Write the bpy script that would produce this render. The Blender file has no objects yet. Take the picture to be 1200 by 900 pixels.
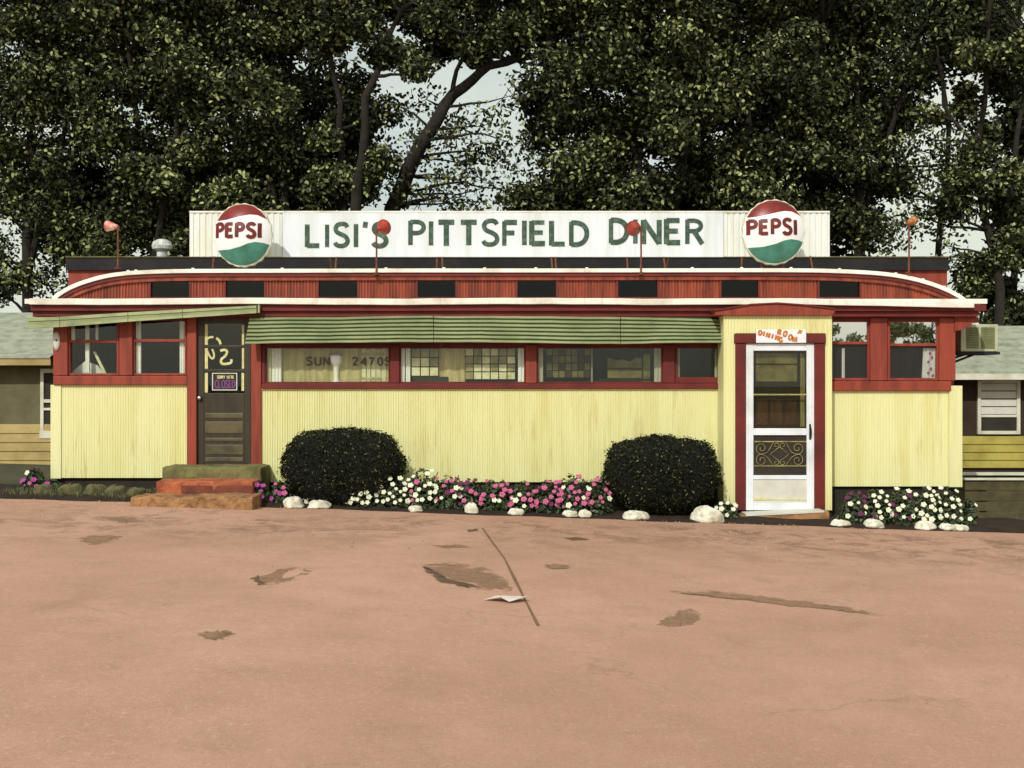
import bpy, math, random
import numpy as np
from mathutils import Vector, Matrix

random.seed(7)
rng = np.random.default_rng(11)
scn = bpy.context.scene
C = scn.collection
R = math.radians

# ------------------------------------------------------------------ camera, sky, sun, exposure
F, D, ZC = 1360.0, 16.0, 1.765            # focal length in photo pixels, distance to the front wall, eye height
cam = bpy.data.cameras.new('camera'); camo = bpy.data.objects.new('camera', cam); C.objects.link(camo)
camo.location = (0, -D, ZC); camo.rotation_euler = (R(90), 0, 0)
cam.sensor_width = 36; cam.lens = 36 * F / 1200; cam.clip_end = 3000
scn.camera = camo
SUN_EL, SUN_AZ = 38.0, 200.0              # azimuth clockwise from +Y (200: in front of the diner, a little to the left)
sdir = Vector((math.sin(R(SUN_AZ)) * math.cos(R(SUN_EL)), math.cos(R(SUN_AZ)) * math.cos(R(SUN_EL)), math.sin(R(SUN_EL))))
w = bpy.data.worlds.new('World'); scn.world = w; w.use_nodes = True
nt = w.node_tree
sky = nt.nodes.new('ShaderNodeTexSky'); sky.sky_type = 'NISHITA'; sky.sun_disc = False
sky.sun_elevation = R(SUN_EL); sky.sun_rotation = R(SUN_AZ)
sky.dust_density = 4.0; sky.ozone_density = 0.6; sky.air_density = 1.0
bg = nt.nodes['Background']; bg.inputs['Strength'].default_value = 0.13
tcw = nt.nodes.new('ShaderNodeTexCoord'); cn = nt.nodes.new('ShaderNodeTexNoise'); cn.inputs['Scale'].default_value = 3.5; cn.inputs['Detail'].default_value = 7
nt.links.new(tcw.outputs['Generated'], cn.inputs['Vector'])
cm = nt.nodes.new('ShaderNodeMapRange'); cm.inputs[1].default_value = .36; cm.inputs[2].default_value = .60; cm.inputs[3].default_value = .5; cm.inputs[4].default_value = .95
nt.links.new(cn.outputs['Fac'], cm.inputs[0])
cx = nt.nodes.new('ShaderNodeMix'); cx.data_type = 'RGBA'; cx.inputs['B'].default_value = (5.9, 6.3, 5.4, 1)     # hazy summer cloud
nt.links.new(cm.outputs[0], cx.inputs['Factor']); nt.links.new(sky.outputs[0], cx.inputs['A']); nt.links.new(cx.outputs['Result'], bg.inputs[0])
sl = bpy.data.lights.new('sun', 'SUN'); sl.energy = 2.9; sl.angle = R(0.5); sl.color = (1, .96, .88)
so = bpy.data.objects.new('sun', sl); C.objects.link(so)
so.rotation_euler = sdir.to_track_quat('Z', 'Y').to_euler(); so.location = sdir * 60
scn.view_settings.view_transform = 'Standard'; scn.view_settings.look = 'None'
scn.view_settings.exposure = 0.02; scn.view_settings.gamma = 1.0
scn.cycles.max_bounces = 6; scn.cycles.transparent_max_bounces = 12

# ------------------------------------------------------------------ measuring helpers (photo pixels -> metres at a depth)
def S(Y): return F / (D + Y)
def X(px, Y=0.0): return (px - 600) / S(Y)
def Z(py, Y=0.0): return ZC - (py - 450) / S(Y)
def gz(x):                                   # height of the sloping lot
    a = abs(x)
    a = a if a < 8 else 8 + 4 * (1 - math.exp(-(a - 8) / 4))
    return 0.078 - 0.0352 * math.copysign(a, x)
def gp(px, py):                              # point of the lot
    x = 0.0
    for _ in range(8):
        s = (py - 450) / (ZC - gz(x)); x = (px - 600) / s
    return x, F / s - D

# ------------------------------------------------------------------ materials
def srgb(r, g, b):
    f = lambda c: (c / 255) / 12.92 if c / 255 <= .04045 else ((c / 255 + .055) / 1.055) ** 2.4
    return (f(r), f(g), f(b))
def _nodes(name):
    m = bpy.data.materials.new(name); m.use_nodes = True
    n = m.node_tree.nodes; l = m.node_tree.links
    return m, n, l, n['Principled BSDF']
def paint(name, col, col2=None, var=.16, scale=2.5, rough=.55, streak=False, grain=0.0, bump=0.0, spec=.35, metal=0.0, lo=.42, hi=.68):
    """worn surface: two tones mixed by noise (streak = stretched down the wall), fine grain, bump"""
    m, n, l, p = _nodes(name)
    tc = n.new('ShaderNodeTexCoord'); mp = n.new('ShaderNodeMapping')
    l.new(tc.outputs['Object'], mp.inputs[0])
    if streak: mp.inputs['Scale'].default_value = (3.2, 3.2, .35)
    nz = n.new('ShaderNodeTexNoise'); nz.inputs['Scale'].default_value = scale; nz.inputs['Detail'].default_value = 7; nz.inputs['Roughness'].default_value = .62
    l.new(mp.outputs[0], nz.inputs['Vector'])
    rp = n.new('ShaderNodeMapRange'); rp.inputs[1].default_value = lo; rp.inputs[2].default_value = hi
    l.new(nz.outputs['Fac'], rp.inputs[0])
    mx = n.new('ShaderNodeMix'); mx.data_type = 'RGBA'
    if col2 is None: col2 = tuple(c * (1 - var * 2) for c in col)
    mx.inputs['A'].default_value = (*col, 1); mx.inputs['B'].default_value = (*col2, 1)
    l.new(rp.outputs[0], mx.inputs['Factor'])
    out = mx.outputs['Result']
    n2 = n.new('ShaderNodeTexNoise'); n2.inputs['Scale'].default_value = 60; n2.inputs['Detail'].default_value = 4
    l.new(tc.outputs['Object'], n2.inputs['Vector'])
    if grain:
        mr = n.new('ShaderNodeMapRange'); mr.inputs[1].default_value = .3; mr.inputs[2].default_value = .7
        mr.inputs[3].default_value = 1 - grain; mr.inputs[4].default_value = 1 + grain * .5
        l.new(n2.outputs['Fac'], mr.inputs[0])
        vm = n.new('ShaderNodeVectorMath'); vm.operation = 'SCALE'
        l.new(out, vm.inputs[0]); l.new(mr.outputs[0], vm.inputs['Scale']); out = vm.outputs[0]
    l.new(out, p.inputs['Base Color'])
    p.inputs['Roughness'].default_value = rough; p.inputs['Specular IOR Level'].default_value = spec; p.inputs['Metallic'].default_value = metal
    if bump:
        b = n.new('ShaderNodeBump'); b.inputs['Strength'].default_value = bump; b.inputs['Distance'].default_value = .02
        l.new(n2.outputs['Fac'], b.inputs['Height']); l.new(b.outputs[0], p.inputs['Normal'])
    return m
def glass(name, refl=.12, tint=(.75, .78, .72), rough=.01):
    m = bpy.data.materials.new(name); m.use_nodes = True
    n = m.node_tree.nodes; l = m.node_tree.links; n.clear()
    o = n.new('ShaderNodeOutputMaterial'); mx = n.new('ShaderNodeMixShader')
    t = n.new('ShaderNodeBsdfTransparent'); t.inputs[0].default_value = (*tint, 1)
    g = n.new('ShaderNodeBsdfGlossy'); g.inputs['Roughness'].default_value = rough; g.inputs['Color'].default_value = (.95, .97, 1, 1)
    fr = n.new('ShaderNodeFresnel'); fr.inputs[0].default_value = 1.45
    ad = n.new('ShaderNodeMath'); ad.operation = 'ADD'; ad.inputs[1].default_value = refl; ad.use_clamp = True
    l.new(fr.outputs[0], ad.inputs[0]); l.new(ad.outputs[0], mx.inputs[0])
    l.new(t.outputs[0], mx.inputs[1]); l.new(g.outputs[0], mx.inputs[2]); l.new(mx.outputs[0], o.inputs[0])
    return m
def leafmat(name, dark, mid, light, p1=.55, p2=.9, rough=.45, spec=.35, transl=0.0):
    """each leaf takes its own tone from a per-face attribute"""
    m, n, l, p = _nodes(name)
    at = n.new('ShaderNodeAttribute'); at.attribute_name = 'tone'
    cr = n.new('ShaderNodeValToRGB'); e = cr.color_ramp.elements
    e[0].position = 0; e[0].color = (*dark, 1); e[1].position = 1; e[1].color = (*light, 1)
    k = e.new(p1); k.color = (*mid, 1)
    l.new(at.outputs['Fac'], cr.inputs[0]); l.new(cr.outputs[0], p.inputs['Base Color'])
    p.inputs['Roughness'].default_value = rough; p.inputs['Specular IOR Level'].default_value = spec
    return m

M = {}
M['yellow'] = paint('yellow_enamel', srgb(217, 216, 162), srgb(206, 201, 134), scale=1.3, rough=.5, streak=True, grain=.05, lo=.45, hi=.72)
def runs(m, col, amount):
    n, l = m.node_tree.nodes, m.node_tree.links; p = n['Principled BSDF']
    src = p.inputs['Base Color'].links[0].from_socket
    tc = n.new('ShaderNodeTexCoord'); mp = n.new('ShaderNodeMapping'); mp.inputs['Scale'].default_value = (7, 7, .7); l.new(tc.outputs['Object'], mp.inputs[0])
    a = n.new('ShaderNodeTexNoise'); a.inputs['Scale'].default_value = 1.6; a.inputs['Detail'].default_value = 8; a.inputs['Roughness'].default_value = .7; l.new(mp.outputs[0], a.inputs['Vector'])
    b = n.new('ShaderNodeTexNoise'); b.inputs['Scale'].default_value = .8; b.inputs['Detail'].default_value = 4; l.new(tc.outputs['Object'], b.inputs['Vector'])
    m1 = n.new('ShaderNodeMapRange'); m1.inputs[1].default_value = .54; m1.inputs[2].default_value = .70; m1.inputs[4].default_value = amount; l.new(a.outputs['Fac'], m1.inputs[0])
    m2 = n.new('ShaderNodeMapRange'); m2.inputs[1].default_value = .44; m2.inputs[2].default_value = .62; l.new(b.outputs['Fac'], m2.inputs[0])
    mm = n.new('ShaderNodeMath'); mm.operation = 'MULTIPLY'; l.new(m1.outputs[0], mm.inputs[0]); l.new(m2.outputs[0], mm.inputs[1])
    mx = n.new('ShaderNodeMix'); mx.data_type = 'RGBA'; mx.inputs['B'].default_value = (*col, 1); l.new(mm.outputs[0], mx.inputs['Factor']); l.new(src, mx.inputs['A'])
    l.new(mx.outputs['Result'], p.inputs['Base Color'])
runs(M['yellow'], srgb(168, 140, 78), .6)
M['yellow_trim'] = paint('pale_yellow_board', srgb(218, 217, 166), srgb(200, 198, 140), scale=2, streak=True, grain=.05)
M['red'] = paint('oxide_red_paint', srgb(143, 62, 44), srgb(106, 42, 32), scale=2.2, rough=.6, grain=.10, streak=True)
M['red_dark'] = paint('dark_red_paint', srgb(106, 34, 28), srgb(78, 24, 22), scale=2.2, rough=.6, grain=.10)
M['red_roof'] = paint('weathered_red_metal', srgb(146, 67, 45), srgb(94, 40, 28), scale=2.6, rough=.6, grain=.14, streak=True, lo=.38, hi=.66)
M['white'] = paint('white_paint', srgb(220, 226, 232), srgb(196, 202, 204), scale=2.4, rough=.5, grain=.04)
M['white_edge'] = paint('white_metal_edge', srgb(228, 226, 216), srgb(188, 182, 166), scale=2, rough=.5, grain=.06, lo=.48, hi=.7)
M['signwhite'] = paint('sign_white', srgb(212, 219, 226), srgb(196, 202, 202), scale=1.2, rough=.55, streak=True, grain=.03)
M['signrib'] = paint('ribbed_sign_white', srgb(214, 218, 216), srgb(202, 200, 176), scale=1.4, rough=.55, streak=True, grain=.04)
M['letter'] = paint('green_letter_paint', srgb(46, 70, 54), srgb(98, 120, 104), scale=11, rough=.6, grain=.15, lo=.48, hi=.74)
M['black'] = paint('black_tar', (.010, .010, .012), (.020, .018, .018), scale=2, rough=.8, grain=.2)
M['dark'] = paint('dark_interior', (.030, .025, .018), (.018, .015, .012), scale=3, rough=.8)
M['floor'] = paint('diner_floor', (.05, .04, .03), rough=.6)
M['interior'] = paint('interior_panelling', (.10, .085, .05), (.05, .04, .025), scale=2, rough=.7)
M['foundation'] = paint('dark_foundation_board', (.020, .016, .012), (.035, .026, .018), scale=4, rough=.9, grain=.2)  # foundation is near-black in its own colour, slightly mottled
M['door'] = paint('dark_brown_door', srgb(58, 52, 38), srgb(40, 34, 27), scale=3, rough=.45, grain=.15, streak=True)
M['door_rib'] = paint('worn_door_slat', srgb(92, 84, 58), srgb(62, 55, 40), scale=3, rough=.5, grain=.2)
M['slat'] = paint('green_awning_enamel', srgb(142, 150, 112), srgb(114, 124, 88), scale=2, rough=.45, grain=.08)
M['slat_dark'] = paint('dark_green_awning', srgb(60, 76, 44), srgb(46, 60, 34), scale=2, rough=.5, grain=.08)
M['slat_pale'] = paint('pale_green_awning_edge', srgb(158, 168, 122), srgb(118, 134, 94), scale=3, rough=.45, grain=.08)
M['glass'] = glass('window_glass', -.005, (.95, .96, .90))
M['glass_sky'] = glass('upper_sash_glass', .82, (.5, .52, .5))
M['glass_clere'] = glass('clerestory_glass', -.012, (.35, .35, .32), .08)
M['glass_dark'] = glass('dim_glass', .0, (.8, .8, .72))
M['screen'] = glass('insect_screen', .0, (.85, .85, .82), .4)
runs(M['red'], srgb(84, 44, 34), .5); runs(M['red_roof'], srgb(82, 44, 34), .6); runs(M['white_edge'], srgb(150, 126, 100), .6); runs(M['signwhite'], srgb(170, 172, 160), .5); runs(M['signrib'], srgb(170, 150, 96), .6)
M['curtain'] = paint('white_curtain', srgb(244, 246, 248), srgb(222, 226, 232), scale=5, rough=.8)
M['drape'] = paint('olive_drape', srgb(200, 194, 150), srgb(158, 150, 106), scale=5, rough=.9, grain=.15, streak=True)
M['drape2'] = paint('tan_drape', srgb(206, 196, 152), srgb(168, 154, 110), scale=5, rough=.9, grain=.15, streak=True)
M['tile'] = paint('pale_tile', srgb(232, 234, 206), srgb(190, 190, 146), scale=6, rough=.4, grain=.1)
M['tile_dark'] = paint('olive_tile', srgb(166, 160, 112), srgb(110, 104, 70), scale=5, rough=.5, grain=.15)
M['grout'] = paint('dark_grout', (.05, .045, .03), rough=.8)
M['chrome'] = paint('chrome', (.7, .7, .7), (.5, .5, .5), rough=.25, metal=1.0)
M['rust'] = paint('rusty_iron', srgb(120, 72, 46), srgb(72, 44, 34), scale=12, rough=.8, grain=.2)
M['lampred'] = paint('red_lamp_enamel', srgb(160, 58, 44), srgb(110, 36, 30), scale=6, rough=.4, grain=.1)
M['lamppale'] = paint('faded_pink_lamp_enamel', srgb(222, 176, 166), srgb(180, 84, 74), scale=7, rough=.45, grain=.1, lo=.46, hi=.6)
M['lamporange'] = paint('orange_lamp_enamel', srgb(186, 116, 60), srgb(140, 78, 40), scale=6, rough=.5, grain=.1)
M['capred'] = paint('cap_red', srgb(128, 38, 34), srgb(88, 30, 28), scale=3.5, rough=.35, grain=.06)
M['capwhite'] = paint('cap_white', srgb(226, 228, 230), srgb(196, 168, 96), scale=3.2, rough=.4, grain=.03, lo=.58, hi=.76)
M['capteal'] = paint('cap_teal', srgb(72, 134, 118), srgb(60, 106, 90), scale=5, rough=.4, grain=.12)
M['caprim'] = paint('cap_rim', srgb(222, 220, 206), srgb(170, 158, 124), scale=6, rough=.4, grain=.06)
M['capletter'] = paint('cap_letter_maroon', srgb(104, 30, 28), srgb(82, 26, 26), scale=8, rough=.5)
M['concrete'] = paint('mossy_concrete', srgb(116, 112, 72), srgb(78, 74, 46), scale=4, rough=.9, grain=.2, bump=.4)
M['brick'] = paint('red_brick_step', srgb(176, 100, 66), srgb(120, 62, 46), scale=4, rough=.9, grain=.2, bump=.4)
M['slab'] = paint('stained_slab', srgb(166, 124, 84), srgb(96, 66, 42), scale=5, rough=.9, grain=.25, bump=.5)
M['stone'] = paint('whitewashed_stone', srgb(218, 216, 202), srgb(168, 160, 134), scale=9, rough=.9, grain=.15, bump=.5)
M['mossrock'] = paint('mossy_rock', srgb(100, 96, 64), srgb(48, 48, 28), scale=7, rough=.95, grain=.25, bump=.7)
M['soil'] = paint('dark_soil', srgb(52, 38, 28), srgb(34, 26, 18), scale=5, rough=1, grain=.4, bump=1)
M['orange_letter'] = paint('orange_letter', srgb(196, 124, 50), srgb(150, 84, 40), scale=30, rough=.6)
M['purple_letter'] = paint('purple_letter', srgb(120, 70, 130), rough=.5)
M['cream_letter'] = paint('cream_letter', srgb(206, 202, 150), srgb(180, 176, 120), scale=14, rough=.6)
M['brown_letter'] = paint('brown_letter', srgb(92, 58, 42), srgb(70, 50, 36), scale=14, rough=.6)
M['brownwood'] = paint('brown_door_panel', srgb(104, 74, 50), srgb(72, 50, 36), scale=4, rough=.6, grain=.15, streak=True)
M['brass'] = paint('old_brass_grille', srgb(156, 146, 92), srgb(110, 100, 62), scale=10, rough=.5)
M['kick'] = paint('cream_kick_plate', srgb(204, 203, 194), srgb(184, 182, 170), scale=2, rough=.5, grain=.03)
M['bark'] = paint('bark', (.026, .022, .016), (.012, .010, .008), scale=4, rough=1, grain=.3, bump=.8)
M['paper'] = paint('scrap_paper', srgb(214, 206, 200), srgb(190, 180, 172), scale=9, rough=.9)
M['siding_tan'] = paint('tan_siding', srgb(176, 158, 106), srgb(150, 132, 84), scale=2, rough=.8, grain=.08)
M['siding_yellow'] = paint('mustard_siding', srgb(170, 158, 78), srgb(136, 124, 58), scale=2, rough=.8, grain=.1)
M['siding_olive'] = paint('olive_wall', srgb(104, 100, 76), srgb(84, 80, 60), scale=2, rough=.9, grain=.12)
M['siding_brown'] = paint('dark_brown_wall', srgb(56, 42, 32), srgb(42, 32, 26), scale=2, rough=.9, grain=.15)
M['shingle'] = paint('pale_green_shingle', srgb(160, 166, 148), srgb(128, 134, 118), scale=5, rough=.9, grain=.15)
M['housewhite'] = paint('house_trim', srgb(208, 208, 192), srgb(180, 178, 158), scale=3, rough=.6)
M['acbody'] = paint('ac_cabinet', srgb(178, 184, 156), srgb(152, 158, 132), scale=3, rough=.5, grain=.05)
M['acgrille'] = paint('ac_grille', srgb(116, 122, 84), srgb(92, 96, 64), scale=6, rough=.6, grain=.1)
M['fence'] = paint('weathered_olive_boards', srgb(84, 78, 50), srgb(56, 50, 34), scale=4, rough=.9, grain=.2, streak=False)
M['vent'] = paint('galvanised_vent', srgb(206, 210, 204), srgb(150, 156, 150), scale=8, rough=.4)
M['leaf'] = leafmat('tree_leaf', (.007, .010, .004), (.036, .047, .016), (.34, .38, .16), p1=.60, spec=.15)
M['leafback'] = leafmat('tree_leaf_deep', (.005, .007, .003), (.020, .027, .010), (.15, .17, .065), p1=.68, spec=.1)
M['bush'] = leafmat('yew_leaf', (.005, .007, .004), (.013, .017, .007), (.14, .14, .045), p1=.78, spec=.08)
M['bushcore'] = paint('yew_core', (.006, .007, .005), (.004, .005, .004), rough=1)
M['plantleaf'] = leafmat('petunia_leaf', (.012, .02, .009), (.03, .045, .018), (.07, .10, .04), p1=.6)
M['roadleaf'] = leafmat('roadside_leaf', (.08, .10, .03), (.16, .19, .07), (.26, .29, .12), p1=.6)
M['grass'] = leafmat('grass_blade', (.05, .055, .02), (.10, .105, .045), (.22, .21, .11), p1=.6)
M['pet_white'] = paint('white_petal', srgb(216, 218, 196), srgb(188, 194, 164), scale=20, rough=.7)
M['pet_pink'] = paint('pink_petal', srgb(186, 98, 134), srgb(152, 70, 108), scale=20, rough=.7)
M['pet_magenta'] = paint('magenta_petal', srgb(160, 68, 140), srgb(126, 46, 106), scale=20, rough=.7)
M['pet_purple'] = paint('deep_purple_petal', srgb(104, 34, 78), srgb(80, 26, 60), scale=20, rough=.7)

# ------------------------------------------------------------------ mesh builder
class MB:
    def __init__(s): s.v = []; s.f = []; s.m = []
    def add(s, vs, fs, mi=0):
        o = len(s.v); s.v += [tuple(q) for q in vs]
        for f in fs: s.f.append([i + o for i in f]); s.m.append(mi)
    def box(s, x0, x1, y0, y1, z0, z1, mi=0):
        if x0 > x1: x0, x1 = x1, x0
        if z0 > z1: z0, z1 = z1, z0
        s.add([(x0, y0, z0), (x1, y0, z0), (x1, y1, z0), (x0, y1, z0), (x0, y0, z1), (x1, y0, z1), (x1, y1, z1), (x0, y1, z1)],
              [(0, 3, 2, 1), (4, 5, 6, 7), (0, 1, 5, 4), (1, 2, 6, 5), (2, 3, 7, 6), (3, 0, 4, 7)], mi)
    def pb(s, px0, px1, py0, py1, Y, d, mi=0):     # box whose front face at depth Y covers this pixel rectangle
        s.box(X(px0, Y), X(px1, Y), Y, Y + d, Z(py1, Y), Z(py0, Y), mi)
    def prism(s, poly, y0, y1, mi=0):              # poly in (x, z), counter-clockwise seen from -Y
        n = len(poly)
        a = sum(poly[i][0] * poly[(i + 1) % n][1] - poly[(i + 1) % n][0] * poly[i][1] for i in range(n))
        if a < 0: poly = poly[::-1]
        vs = [(x, y0, z) for x, z in poly] + [(x, y1, z) for x, z in poly]
        fs = [tuple(range(n)), tuple(range(2 * n - 1, n - 1, -1))]
        fs += [(i, i + n, (i + 1) % n + n, (i + 1) % n) for i in range(n)]
        s.add(vs, fs, mi)
    def strip(s, top, bot, y0, y1, mi=0):          # solid band between two (x,z) polylines of equal length
        n = len(top)
        vs = []
        for y in (y0, y1):
            vs += [(x, y, z) for x, z in bot] + [(x, y, z) for x, z in top]
        fs = []
        for i in range(n - 1):
            a, b, c, d = i, i + 1, n + i + 1, n + i
            fs.append((a, b, c, d)); fs.append((2 * n + b, 2 * n + a, 2 * n + d, 2 * n + c))
            fs.append((d, c, 2 * n + c, 2 * n + d)); fs.append((b, a, 2 * n + a, 2 * n + b))
        fs.append((0, n, 3 * n, 2 * n)); fs.append((n - 1, 3 * n - 1, 4 * n - 1, 2 * n - 1))
        s.add(vs, fs, mi)
    def tube(s, pts, rad, n=8, mi=0, cap=True):
        pts = [Vector(p) for p in pts]
        if not hasattr(rad, '__len__'): rad = [rad] * len(pts)
        vs = []; prev = None
        for i, p in enumerate(pts):
            t = (pts[min(i + 1, len(pts) - 1)] - pts[max(i - 1, 0)]).normalized()
            if prev is None:
                u = t.orthogonal().normalized()
            else:
                u = prev - t * prev.dot(t)
                u = u.normalized() if u.length > 1e-5 else t.orthogonal().normalized()
            prev = u; v = t.cross(u)
            for k in range(n):
                a = 2 * math.pi * k / n
                vs.append(p + (u * math.cos(a) + v * math.sin(a)) * rad[i])
        fs = []
        for i in range(len(pts) - 1):
            for k in range(n):
                fs.append((i * n + k, i * n + (k + 1) % n, (i + 1) * n + (k + 1) % n, (i + 1) * n + k))
        if cap:
            fs.append(tuple(range(n - 1, -1, -1))); o = (len(pts) - 1) * n; fs.append(tuple(range(o, o + n)))
        s.add(vs, fs, mi)
    def lathe(s, prof, org, axis=(0, 0, 1), n=24, mi=0):
        axis = Vector(axis).normalized(); org = Vector(org)
        u = axis.orthogonal().normalized(); v = axis.cross(u)
        vs = []
        for r, h in prof:
            for k in range(n):
                a = 2 * math.pi * k / n
                vs.append(org + axis * h + (u * math.cos(a) + v * math.sin(a)) * max(r, 1e-4))
        fs = []
        for i in range(len(prof) - 1):
            for k in range(n):
                fs.append((i * n + k, i * n + (k + 1) % n, (i + 1) * n + (k + 1) % n, (i + 1) * n + k))
        s.add(vs, fs, mi)
    def flute(s, x0, x1, z0, ztop, Y, pitch=.034, depth=.009, mi=0):
        """vertical ribs; ztop a number or a function of x"""
        zt = ztop if callable(ztop) else (lambda x: ztop)
        n = max(1, round((x1 - x0) / pitch)); p = (x1 - x0) / n
        xs = []; ys = []
        for i in range(n):
            a = x0 + i * p
            for t, d in ((0, 0), (.10, 0), (.56, 0), (.68, 1), (.88, 1)):
                if t == 0 and i > 0: continue
                xs.append(a + t * p); ys.append(Y + d * depth)
        xs.append(x1); ys.append(Y)
        vs = [(x, y, z0) for x, y in zip(xs, ys)] + [(x, y, max(zt(x), z0 + .001)) for x, y in zip(xs, ys)]
        k = len(xs)
        s.add(vs, [(i, i + 1, k + i + 1, k + i) for i in range(k - 1)], mi)
        # back sheet and closing edges
        zz = [max(zt(x), z0 + .001) for x in xs]
        b = Y + depth + .02
        vs = [(x, b, z0) for x in xs] + [(x, b, z) for x, z in zip(xs, zz)]
        s.add(vs, [(i + 1, i, k + i, k + i + 1) for i in range(k - 1)], mi)
        s.add([(x0, Y, z0), (x0, b, z0), (x0, b, zz[0]), (x0, Y, zz[0])], [(3, 2, 1, 0)], mi)
        s.add([(x1, Y, z0), (x1, b, z0), (x1, b, zz[-1]), (x1, Y, zz[-1])], [(0, 1, 2, 3)], mi)
    def build(s, name, mats, parent=None, org=None, bevel=0, smooth=False):
        me = bpy.data.meshes.new(name)
        wl = Vector(parent['_w']) if parent is not None and '_w' in parent else Vector((0, 0, 0))
        org = Vector(org) if org is not None else (wl if parent is not None else Vector((0, 0, 0)))
        me.from_pydata([(x - org.x, y - org.y, z - org.z) for x, y, z in s.v], [], s.f)
        if not isinstance(mats, (list, tuple)): mats = [mats]
        for m in mats: me.materials.append(m)
        me.polygons.foreach_set('material_index', s.m)
        if smooth: me.polygons.foreach_set('use_smooth', [True] * len(me.polygons))
        me.update()
        o = bpy.data.objects.new(name, me); C.objects.link(o)
        o['_w'] = tuple(org)
        if parent is not None:
            o.parent = parent; o.location = org - wl
        else:
            o.location = org
        if bevel:
            b = o.modifiers.new('bevel', 'BEVEL'); b.width = bevel; b.segments = 2; b.limit_method = 'ANGLE'; b.angle_limit = R(40)
        return o
def tag(o, label, cat, group=None):
    o['label'] = label; o['category'] = cat
    if group: o['group'] = group
    return o
def structure(o): o['kind'] = 'structure'; return o
def empty(name, loc, label, cat, group=None):
    o = bpy.data.objects.new(name, None); C.objects.link(o); o.location = loc; o['_w'] = tuple(loc)
    o.empty_display_size = .2
    return tag(o, label, cat, group)
def box_part(name, mat, parent, *boxes, bevel=.006):
    mb = MB()
    for b in boxes: mb.pb(*b)
    return mb.build(name, mat, parent, bevel=bevel)

def leaf_mesh(name, P, N, T, L, W, tone, mat, hexa=True):
    """P centres, N normals, T long axes (n x 3), L/W sizes, tone 0..1 per leaf -> mesh"""
    n = len(P)
    N = N / np.linalg.norm(N, axis=1, keepdims=True)
    T = T - N * (T * N).sum(1, keepdims=True); T /= np.linalg.norm(T, axis=1, keepdims=True) + 1e-9
    B = np.cross(N, T)
    L = np.asarray(L).reshape(-1, 1) * np.ones((n, 1)); W = np.asarray(W).reshape(-1, 1) * np.ones((n, 1))
    if hexa: sh = [(-.5, 0, 0), (-.18, -.45, .10), (.22, -.38, .08), (.5, 0, -.06), (.22, .38, .08), (-.18, .45, .10)]
    else: sh = [(-.5, 0, 0), (-.02, -.45, .08), (.5, 0, 0), (-.02, .45, .08)]
    k = len(sh)
    V = np.stack([P + T * (a * L) + B * (b * W) + N * (c * W) for a, b, c in sh], 1).reshape(-1, 3)
    me = bpy.data.meshes.new(name)
    me.vertices.add(n * k); me.vertices.foreach_set('co', V.astype(np.float32).ravel())
    me.loops.add(n * k); me.loops.foreach_set('vertex_index', np.arange(n * k, dtype=np.int32))
    me.polygons.add(n); me.polygons.foreach_set('loop_start', np.arange(0, n * k, k, dtype=np.int32))
    me.update(calc_edges=True)
    at = me.attributes.new('tone', 'FLOAT', 'FACE'); at.data.foreach_set('value', np.clip(tone, 0, 1).astype(np.float32))
    me.materials.append(mat)
    return me
def link_mesh(name, me, parent, loc=(0, 0, 0)):
    o = bpy.data.objects.new(name, me); C.objects.link(o); o.parent = parent; o.location = loc
    return o
def unit(n):
    v = rng.normal(size=(n, 3)); return v / np.linalg.norm(v, axis=1, keepdims=True)

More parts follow.
